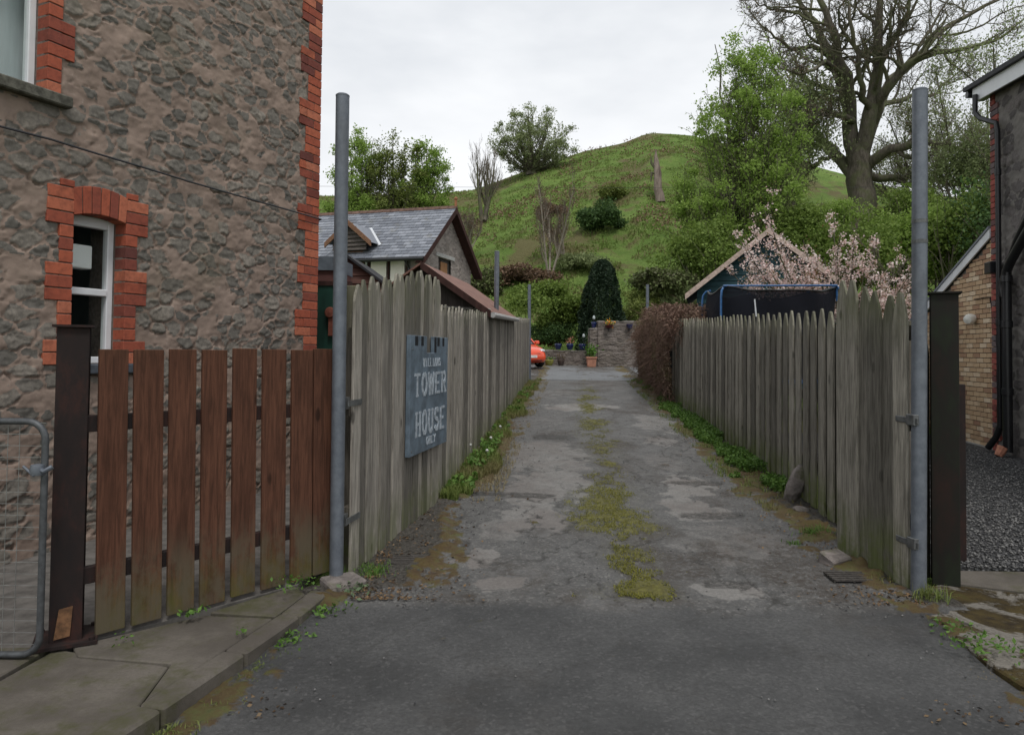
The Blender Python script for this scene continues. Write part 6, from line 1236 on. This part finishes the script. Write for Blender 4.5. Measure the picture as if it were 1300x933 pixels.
# bank of shrubs behind the garden, right
for px, py, wpx, hpx, Yb, n, mat, lab, sd_ in [(905, 332, 100, 100, 37, 20000, M_mid, 'green shrub below the leafy tree, left of the summerhouse apex', 111), (1010, 315, 110, 110, 38, 22000, M_mid, 'dense green shrub right behind the summerhouse roof', 112), (1085, 335, 120, 110, 36, 22000, M_mid, 'dense green shrub behind the cherry blossom, below the oak', 113), (1150, 330, 110, 120, 37, 20000, M_fresh, 'bright green shrub directly behind the tall right pole', 114), (1215, 315, 110, 140, 36, 22000, M_mid, 'tall green shrub between the right pole and the brick lean-to', 115), (1290, 290, 120, 150, 34, 12000, M_deep, 'dark green shrub behind the stone gable end', 116), (1055, 278, 80, 40, 48, 5000, M_fresh, 'low green bushes at the foot of the oak trunk', 117), (1165, 272, 100, 60, 47, 8000, M_mid, 'dark green undergrowth right of the oak trunk', 118), (1240, 215, 110, 100, 50, 11000, M_dull, 'dull green small tree above the brick lean-to', 119)]:
    c = np.array(at(px, py, Yb)); s_ = Yb/900; bush('shrub', lab, 'shrub', c, (wpx*.56*s_, wpx*.4*s_, hpx*.56*s_), n, .17, mat, sd_, lobes=20, group='shrubs on the bank behind the garden', ground=H(c[0], Yb), stem=M_bark)
for px, py, pt, Yb, sp_, lab, leaf, nl, sd_ in [(1228, 300, 55, 52, 5.5, 'thin twiggy tree with sparse olive leaves behind the gable roof', M_dull, 9000, 121), (1275, 290, 20, 50, 6.0, 'twiggy tree rising above the dark gable roof', M_dull, 7000, 122), (1190, 300, 110, 60, 5, 'bare grey tree behind the oak limbs, right of the tall pole', M_dull, 2600, 123), (1150, 250, 175, 66, 3.6, 'small distant leafy tree under the oak limbs', M_yel, 5000, 124), (1222, 380, 215, 33, 1.8, 'thin bare brown sapling beside the brick lean-to', None, 0, 125), (1010, 262, 130, 66, 4.5, 'bare twiggy tree between the leafy tree and the oak', M_dull, 3000, 126)]:
    b = np.array(at(px, py, Yb)); b[2] = H(b[0], Yb); hh = at(px, pt, Yb)[2]-b[2]; tree('twiggy_tree', lab, b, hh*1.05, .16 if Yb > 40 else .05, sp_, sd_, leaf, nl, .17, .35, 4, (12, 8, 6), .14, .75, trunk=.18, multi=2, ratio=.58, group='twiggy trees on the right bank')
# pink cherry
CY = 16.3; rs = np.random.RandomState(31); c0 = at(1070, 400, CY); cbz = np.array([c0[0], CY, gz(CY)]); ch = empty('cherry_tree', tuple(cbz), 'pink blossoming cherry tree above the right fence', 'tree')
spk = [(971, 266), (955, 292), (935, 296), (1000, 318), (1018, 330), (1035, 325), (1058, 272), (1066, 300), (1085, 300), (1048, 330), (1113, 302), (1100, 330), (1140, 330), (1125, 345), (1160, 335), (1152, 358), (940, 330), (980, 345), (1010, 352), (930, 345), (1075, 340), (1170, 362), (1095, 365), (1130, 372), (1040, 360), (1060, 378), (1110, 388), (1150, 392), (1000, 365), (965, 372), (1180, 388), (1080, 392), (985, 300), (1022, 305), (952, 318), (968, 328), (992, 336), (945, 352), (1008, 340), (1028, 348), (1070, 356), (1088, 378), (1122, 360), (1142, 376), (1165, 380)]
T_ = np.array([at(px, py, CY+rs.uniform(-.9, .9)) for px, py in spk]); S0 = cbz+np.array([0, 0, 1.0])+rs.normal(0, .06, T_.shape)
PT = []
for a, b in zip(S0, T_):
    mid = a+(b-a)*.6; mid[2] = a[2]+(b[2]-a[2])*.32; t = np.linspace(0, 1, 9)[:, None]; PT.append((1-t)**2*a+2*t*(1-t)*mid+t*t*b+rs.normal(0, .02, (9, 3)))
PT = np.array(PT); V, Fc = tubes_np([(PT, np.broadcast_to(np.linspace(.032, .009, 9), (len(PT), 9)), 5), (np.array([[cbz, cbz+[.02, 0, .5], cbz+[0, 0, 1.1]]]), np.array([[.11, .09, .08]]), 8)]); link('trunk', mesh_np('trunk', V, Fc), M_bark, ch, smooth=True)
p2, r2 = kids(rs, PT, np.broadcast_to(np.linspace(.03, .01, 9), (len(PT), 9)), 4, .45, .5, .22, .6, 5, .12, .25); V, Fc = tubes_np([(p2, r2, 3)]); link('branches', mesh_np('branches', V, Fc), M_bark, ch)
w = W('cherry_blossom', .7, .2); io = w.isl(); cc = w.ramp(io, [(0, (.62, .40, .37)), (.4, (.80, .64, .60)), (.85, (.88, .79, .75)), (1, (.42, .27, .18))]); w.set('Base Color', cc); t_ = w.add('ShaderNodeBsdfTranslucent', None, Color=cc); mxs = w.add('ShaderNodeMixShader', None, i0=.3, i1=w.b.outputs[0], i2=t_.outputs[0]); w.nt.links.new(mxs.outputs[0], w.nt.nodes['Material Output'].inputs[0])
cl = along(rs, PT[:, 5:], 12, .035); cl = np.concatenate([cl, along(rs, p2, 3, .04)]); C = np.repeat(cl, 15, 0)+rs.normal(0, .05, (len(cl)*15, 3)); leafobj('blossom', rs, C, .048, w.m, ch, asp=.9)
C = along(rs, p2, 10, .08); C = np.concatenate([C, along(rs, PT[:, 4:], 14, .09)]); leafobj('young_leaves', rs, C, .055, leafmat('bronze_leaf', (.14, .08, .03), (.16, .17, .05)), ch)
# ivy hedge over the far end of the right fence
rs = np.random.RandomState(41); hd = empty('ivy_hedge', (RFx(17.5), 17.5, gz(17.5)), 'dry brown twiggy hedge over the far end of the right fence', 'hedge')
n = 30000; yy = 14.0+9.2*rs.rand(n); t = rs.rand(n); f = np.clip((yy-13.6)/1.6, .1, 1)*np.clip((23.6-yy)/4.0, .2, 1); top = 2.05+.12*np.sin(yy*3)+.15*(fbm(yy*1.3, t*3, 3)-.5)
front = rs.rand(n) < .6; hgt = np.where(front, rs.rand(n)**.8, .93+.1*rs.rand(n))*top*(.45+.55*f**.5); xo = np.where(front, -.06-.17*f*np.sin(np.clip(hgt/top, 0, 1)*np.pi*.9)**.6, rs.uniform(-.35, .7, n))+rs.normal(0, .04, n)
C = np.stack([RFx(yy)+xo, yy, SL*(yy-3)+hgt], 1); mk = (yy > 15.2) | (hgt > 1.2+.7*(15.2-yy)) ; C = C[mk]
M_hv = leafmat('dry_hedge', (.11, .065, .048), (.24, .15, .11), (.13, .12, .05), trans=.1); leafobj('dead_leaves', rs, C, .06, M_hv, hd, asp=.5)
k = 2600; st = C[rs.randint(0, len(C), k)]; d = rs.normal(0, .6, (k, 3))+np.array([-.3, 0, -1.0]); p, r = grow(rs, st, d, rs.uniform(.25, .7, k), np.full(k, .0045), 5, .2, -.1, .6); V, Fc = tubes_np([(p, r, 3)]); link('twigs', mesh_np('twigs', V, Fc), simple('hedge_twig', (.17, .105, .075), .9, bump=0), hd)
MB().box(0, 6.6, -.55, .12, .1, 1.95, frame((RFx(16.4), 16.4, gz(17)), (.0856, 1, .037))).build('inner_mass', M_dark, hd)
# ---------------- small plants near the camera
M_grass = leafmat('grass_blade', (.10, .15, .03), (.21, .25, .07), (.19, .17, .07)); M_weed = leafmat('weed_leaf', (.07, .145, .025), (.13, .23, .045)); M_straw = leafmat('dry_grass', (.20, .16, .08), (.32, .27, .15))
rs = np.random.RandomState(51)
def vx(n, y0, y1, side, off0, off1, pw=1.5):
    y = y0+(y1-y0)*rs.rand(n)**pw; o = off0+(off1-off0)*rs.rand(n); x = LFx(y)+o if side < 0 else RFx(y)-o; return x, y
# left verge
x, y = vx(30000, 6.9, 22, -1, .02, .46, 1.4); dens = fbm(x*3, y*1.6, 3, 61); o_ = x-LFx(y); k = dens > .40+.35*np.clip((o_-.25)/.25, 0, 1)+.12*(y < 8.2); x, y = x[k], y[k]
V, Fc = blades(rs, np.stack([x, y, SL*(y-3)+.005], 1), rs.uniform(.03, .15, len(x)), .007, .9); tag(link('verge_grass', mesh_np('verge_grass', V, Fc), M_grass), 'grass growing along the foot of the left board fence', kind='stuff')
x, y = vx(9000, 6.9, 22, -1, .1, .6, 1.4); k = fbm(x*4, y*2, 3, 63) > .5; x, y = x[k], y[k]; V, Fc = blades(rs, np.stack([x, y, SL*(y-3)+.005], 1), rs.uniform(.02, .08, len(x)), .005, 1.2); tag(link('dry_grass', mesh_np('dry_grass', V, Fc), M_straw), 'straw-coloured dead grass at the outer edge of the left verge', kind='stuff')
# right verge: nettles and ground ivy
x, y = vx(34000, 7.2, 22, 1, .0, .50, 1.3); dens = fbm(x*3, y*1.8, 3, 65); k = dens > .46+.30*np.clip((RFx(y)-x-.2)/.25, 0, 1); x, y = x[k], y[k]; hh_ = rs.rand(len(x))*.16*np.clip(1.3-(RFx(y)-x)*2, .2, 1)
leafobj_o = leaves_np(rs, np.stack([x, y, SL*(y-3)+.015+hh_*.8], 1), .036, .9, .75); tag(link('verge_weeds', mesh_np('verge_weeds', *leafobj_o), M_weed), 'low nettles and ground ivy along the foot of the right fence', kind='stuff')
x, y = vx(9000, 6.6, 22, 1, .1, .62, 1.3); k = fbm(x*3, y*1.8, 3, 66) > .5; x, y = x[k], y[k]; V, Fc = blades(rs, np.stack([x, y, SL*(y-3)+.005], 1), rs.uniform(.02, .09, len(x)), .006, .9); tag(link('verge_grass', mesh_np('verge_grass', V, Fc), M_grass), 'sparse grass at the outer edge of the right verge', kind='stuff')
x, y = vx(3200, 7.2, 20, -1, .03, .30, 1.3); k = fbm(x*3, y*2, 3, 67) > .56; x, y = x[k], y[k]; tag(link('verge_weeds', mesh_np('verge_weeds', *leaves_np(rs, np.stack([x, y, SL*(y-3)+.02+rs.rand(len(x))*.10], 1), .055, .9, .7)), M_weed), 'broad-leaved weeds among the grass of the left verge', kind='stuff')
# drive centre moss tufts
n = 60000; y = 4.35+15*rs.rand(n)**1.8; mid_ = .92+.088*(y-6)*.95-.02; x = mid_+rs.normal(0, .22, n); mw = np.interp(y, my, mv); wob_ = fbm(x*1.3, y*.9, 3, 21)-.5; cmv = mw*np.exp(-((x-mid_+.12*wob_)/(.22+.14*mw))**2); mm = cmv*.85+(fbm(x*3, y*2.2, 4, 23)-.5)*1.5+(fbm(x*9, y*9, 4, 22)-.5)*.9+(fbm(x*28, y*20, 3, 27)-.5)*.5; k = (mm > .58)&(rs.rand(len(mm)) < .85); x, y = x[k], y[k]
V, Fc = blades(rs, np.stack([x, y, SL*(y-3)+.012], 1), rs.uniform(.006, .022, len(x)), .005, 1.4); tag(link('drive_moss', mesh_np('drive_moss', V, Fc), leafmat('moss_tuft', (.12, .125, .022), (.25, .235, .045))), 'yellow-green moss tufts down the middle of the drive', kind='stuff')
# leaf litter and crumbs at the edges
n = 5200; sd2 = rs.rand(n) < .5; y = 4.4+13*rs.rand(n)**1.8; o_ = np.abs(rs.normal(0, .28, n))+.02; x = np.where(sd2, np.where(y > 6.9, LFx(y), -1.0)+o_, RFx(np.maximum(y, 5))-o_); tag(link('leaf_litter', mesh_np('leaf_litter', *leaves_np(rs, np.stack([x, y, SL*(y-3)+.02], 1), .022, 2.5, .7)), leafmat('litter', (.06, .035, .018), (.19, .12, .06), trans=.05)), 'dead leaves and crumbs gathered along both edges of the drive', kind='stuff')
n = 5200; t = rs.rand(n); kp = np.array(K); cum = np.linspace(0, 1, len(kp)); x = np.interp(t, cum, kp[:, 0])+np.abs(rs.normal(0, .07, n))+.012; y = np.interp(t, cum, kp[:, 1]); k = fbm(x*6, y*5, 3, 91) > .47; V, Fc = blades(rs, np.stack([x, y, np.full(n, .004)], 1)[k], rs.uniform(.008, .045, n)[k], .005, 1.3); tag(link('gutter_grass', mesh_np('gutter_grass', V, Fc), M_grass), 'short grass and moss growing in the gutter along the left kerb', kind='stuff')
n = 5200; y = 3.5+1.3*rs.rand(n); x = 2.50-np.abs(rs.normal(0, .12, n)); k = fbm(x*6, y*5, 3, 92) > .48; V, Fc = blades(rs, np.stack([x, y, np.full(n, .006)], 1)[k], rs.uniform(.006, .03, n)[k], .005, 1.4); tag(link('gutter_grass', mesh_np('gutter_grass', V, Fc), M_straw), 'thin dry grass and moss along the right edge of the road', kind='stuff')
n = 1500; y = 3.1+1.6*rs.rand(n); x = np.where(rs.rand(n) < .5, 2.45-np.abs(rs.normal(0, .25, n)), np.interp(y, kp[:, 1], kp[:, 0])+np.abs(rs.normal(0, .2, n))); tag(link('leaf_litter', mesh_np('leaf_litter', *leaves_np(rs, np.stack([x, y, np.full(n, .012)], 1), .02, 2.5, .7)), leafmat('litter_dark', (.05, .03, .018), (.16, .11, .06), trans=.05)), 'scattered brown litter at both sides of the near road', kind='stuff')
# single plants
def tuft(label, px, py, n, h, r, mat=M_grass, name='grass_tuft', z=0.0, w_=.006):
    c = np.array(G(px, py)); c[2] += z; rt = empty(name, tuple(c), label, 'plant'); P = c+rs.normal(0, 1, (n, 3))*np.array([r, r*.8, 0]); V, Fc = blades(rs, P, rs.uniform(.4, 1.1, n)*h, w_, 1.0); link('blades', mesh_np('blades', V, Fc), mat, rt); return rt
def weed(label, px, py, n, size, r, mat=M_weed, z=0.0, hh=.06, name='weed'):
    c = np.array(G(px, py)); c[2] += z; rt = empty(name, tuple(c), label, 'plant'); P = c+rs.normal(0, 1, (n, 3))*np.array([r, r, 0])+np.array([0, 0, 1])*rs.rand(n, 1)*hh; leafobj('leaves', rs, P, size, mat, rt, up=1.2, asp=.55); return rt
tuft('bright grass tuft in front of the right gate boards', 1038, 680, 260, .10, .06, M_weed); tuft('small grass tuft left of the flat stone, right verge', 1008, 692, 90, .05, .03, M_weed); tuft('grass tuft at the foot of the right steel pole', 1180, 765, 170, .13, .045); tuft('tuft under the bottom corner of the right gate boards', 1112, 738, 120, .06, .06)
tuft('grass tuft at the foot of the left gate boards', 470, 728, 320, .07, .08, M_weed); weed('grey-leaved weed between the left pole and the road', 452, 752, 60, .035, .05, leafmat('grey_weed', (.08, .12, .06), (.15, .20, .11)))
weed('small weed growing in the pavement joint below the brown fence', 243, 803, 40, .03, .028, z=.095, hh=.03); weed('second weed in the pavement joint, nearer the kerb', 308, 826, 22, .022, .02, z=.095, hh=.02); weed('weed patch on the slab corner beside the left pole', 372, 762, 90, .025, .06, z=.095, hh=.03); weed('tiny weed on the slab by the kerb edge', 155, 836, 16, .02, .04, z=.09, hh=.02)
weed('weed at the corner of the mossy concrete, right edge', 1252, 835, 150, .03, .09, hh=.04, z=.05); weed('low weed in the road edge below the right steel post', 1205, 797, 90, .028, .06, hh=.03); weed('weeds in the gutter beside the left kerb', 362, 812, 110, .03, .06, hh=.03); weed('weeds where the left kerb meets the drive', 412, 775, 110, .03, .07, hh=.03)
# dock plants with big leaves
def dock(label, px, py, n, L_, mat):
    c = np.array(G(px, py)); rt = empty('dock_plant', tuple(c), label, 'plant', 'dock plants in the left verge'); V = []; Fc = []
    for i in range(n):
        a = rs.uniform(0, 2*np.pi); d = np.array([np.cos(a), np.sin(a), 0]); s = np.array([-d[1], d[0], 0]); l = L_*rs.uniform(.6, 1.1); w_ = l*.17; b = len(V); el = rs.uniform(.5, 1.2)
        for j in range(7):
            t = j/6; p = c+d*l*t*math.cos(el)*(1+.2*t)+np.array([0, 0, 1])*(l*t*math.sin(el)-l*.55*t*t); ww = w_*math.sin(min(1, t*1.15+.08)*math.pi)**.8; V += [p-s*ww+np.array([0, 0, .25*ww]), p, p+s*ww+np.array([0, 0, .25*ww])]
        for j in range(6): Fc += [(b+3*j, b+3*j+1, b+3*j+4, b+3*j+3), (b+3*j+1, b+3*j+2, b+3*j+5, b+3*j+4)]
    link('leaves', mesh_np('leaves', V, Fc), mat, rt, smooth=True)
M_dock = leafmat('dock_leaf', (.06, .16, .025), (.10, .22, .04)); dock('large-leaved dock at the gate end of the left fence', 575, 612, 11, .26, M_dock); dock('second dock clump just beyond the large one, left verge', 592, 590, 9, .2, M_dock); dock('small dock near the far end of the left verge', 660, 500, 8, .25, M_dock)
c_ = G(436, 752); rt = empty('footing_stone', tuple(c_), 'rough concrete footing stone at the base of the left steel pole', 'stone'); mb = MB(); mb.box(-.11, .13, -.08, .10, -.05, .055, Matrix.Translation((c_[0]-.03, c_[1]+.09, c_[2])) @ Matrix.Rotation(R(38), 4, 'Z'), j=.012, rng=rg); mb.build('block', M_rock, rt, bevel=.012)
# dandelion clocks
M_clock = simple('dandelion_clock', (.62, .62, .58), .9, bump=0); M_stalk = simple('stalk', (.12, .15, .05), .7, bump=0)
SPOT = [('beside the large dock leaves', 596, 566), ('just right of the tallest clock, close to the boards', 598, 560), ('outermost, in the dry grass', 622, 556), ('lowest and nearest, among weeds', 617, 574), ('farthest, nearest the second pole', 634, 540)]
for k, (lab, px, py) in enumerate(SPOT):
    c = G(px, py+16); rt = empty('dandelion', tuple(c), 'white dandelion clock, left verge, '+lab, 'flower', 'dandelion clocks'); h_ = .16; MB().tube([tuple(c), (c[0]+.01, c[1], c[2]+h_)], .0025, 5).build('stalk', M_stalk, rt); mb = MB(); mb.lathe([(0, -.02), (.014, -.014), (.02, 0), (.014, .014), (0, .02)], 10, Matrix.Translation((c[0]+.01, c[1], c[2]+h_+.015))); mb.build('seed_head', M_clock, rt, smooth=True)
# hillside grass tussocks
rs = np.random.RandomState(71); n = 90000; yy = 37.5+50*rs.rand(n); xx = (rs.rand(n)*.70-.28)*yy; cl = fbm(xx/1.6, yy/1.6, 4, 81); k = cl > .46; xx, yy = xx[k], yy[k]; zz = hillh(xx, yy)-.05
V, Fc = blades(rs, np.stack([xx, yy, zz], 1), rs.uniform(.08, .30, len(xx)), .10, 1.0); tag(link('hill_grass', mesh_np('hill_grass', V, Fc), leafmat('hill_blade', (.14, .205, .05), (.235, .315, .085), (.20, .19, .08), trans=.4)), 'rough tussocky grass covering the green hill', kind='stuff')
n = 26000; yy = 40+48*rs.rand(n); xx = (rs.rand(n)*.62-.2)*yy; cl = fbm(xx/4.5, yy/4.5, 4, 85); k = cl > .575; xx, yy = xx[k], yy[k]; zz = hillh(xx, yy)
V, Fc = leaves_np(rs, np.stack([xx, yy, zz+rs.rand(len(xx))*.35], 1), .22, .4, .5); tag(link('bracken', mesh_np('bracken', V, Fc), leafmat('dead_bracken', (.13, .075, .045), (.24, .16, .10), trans=.1)), 'dead brown bracken patches across the hillside', kind='stuff')
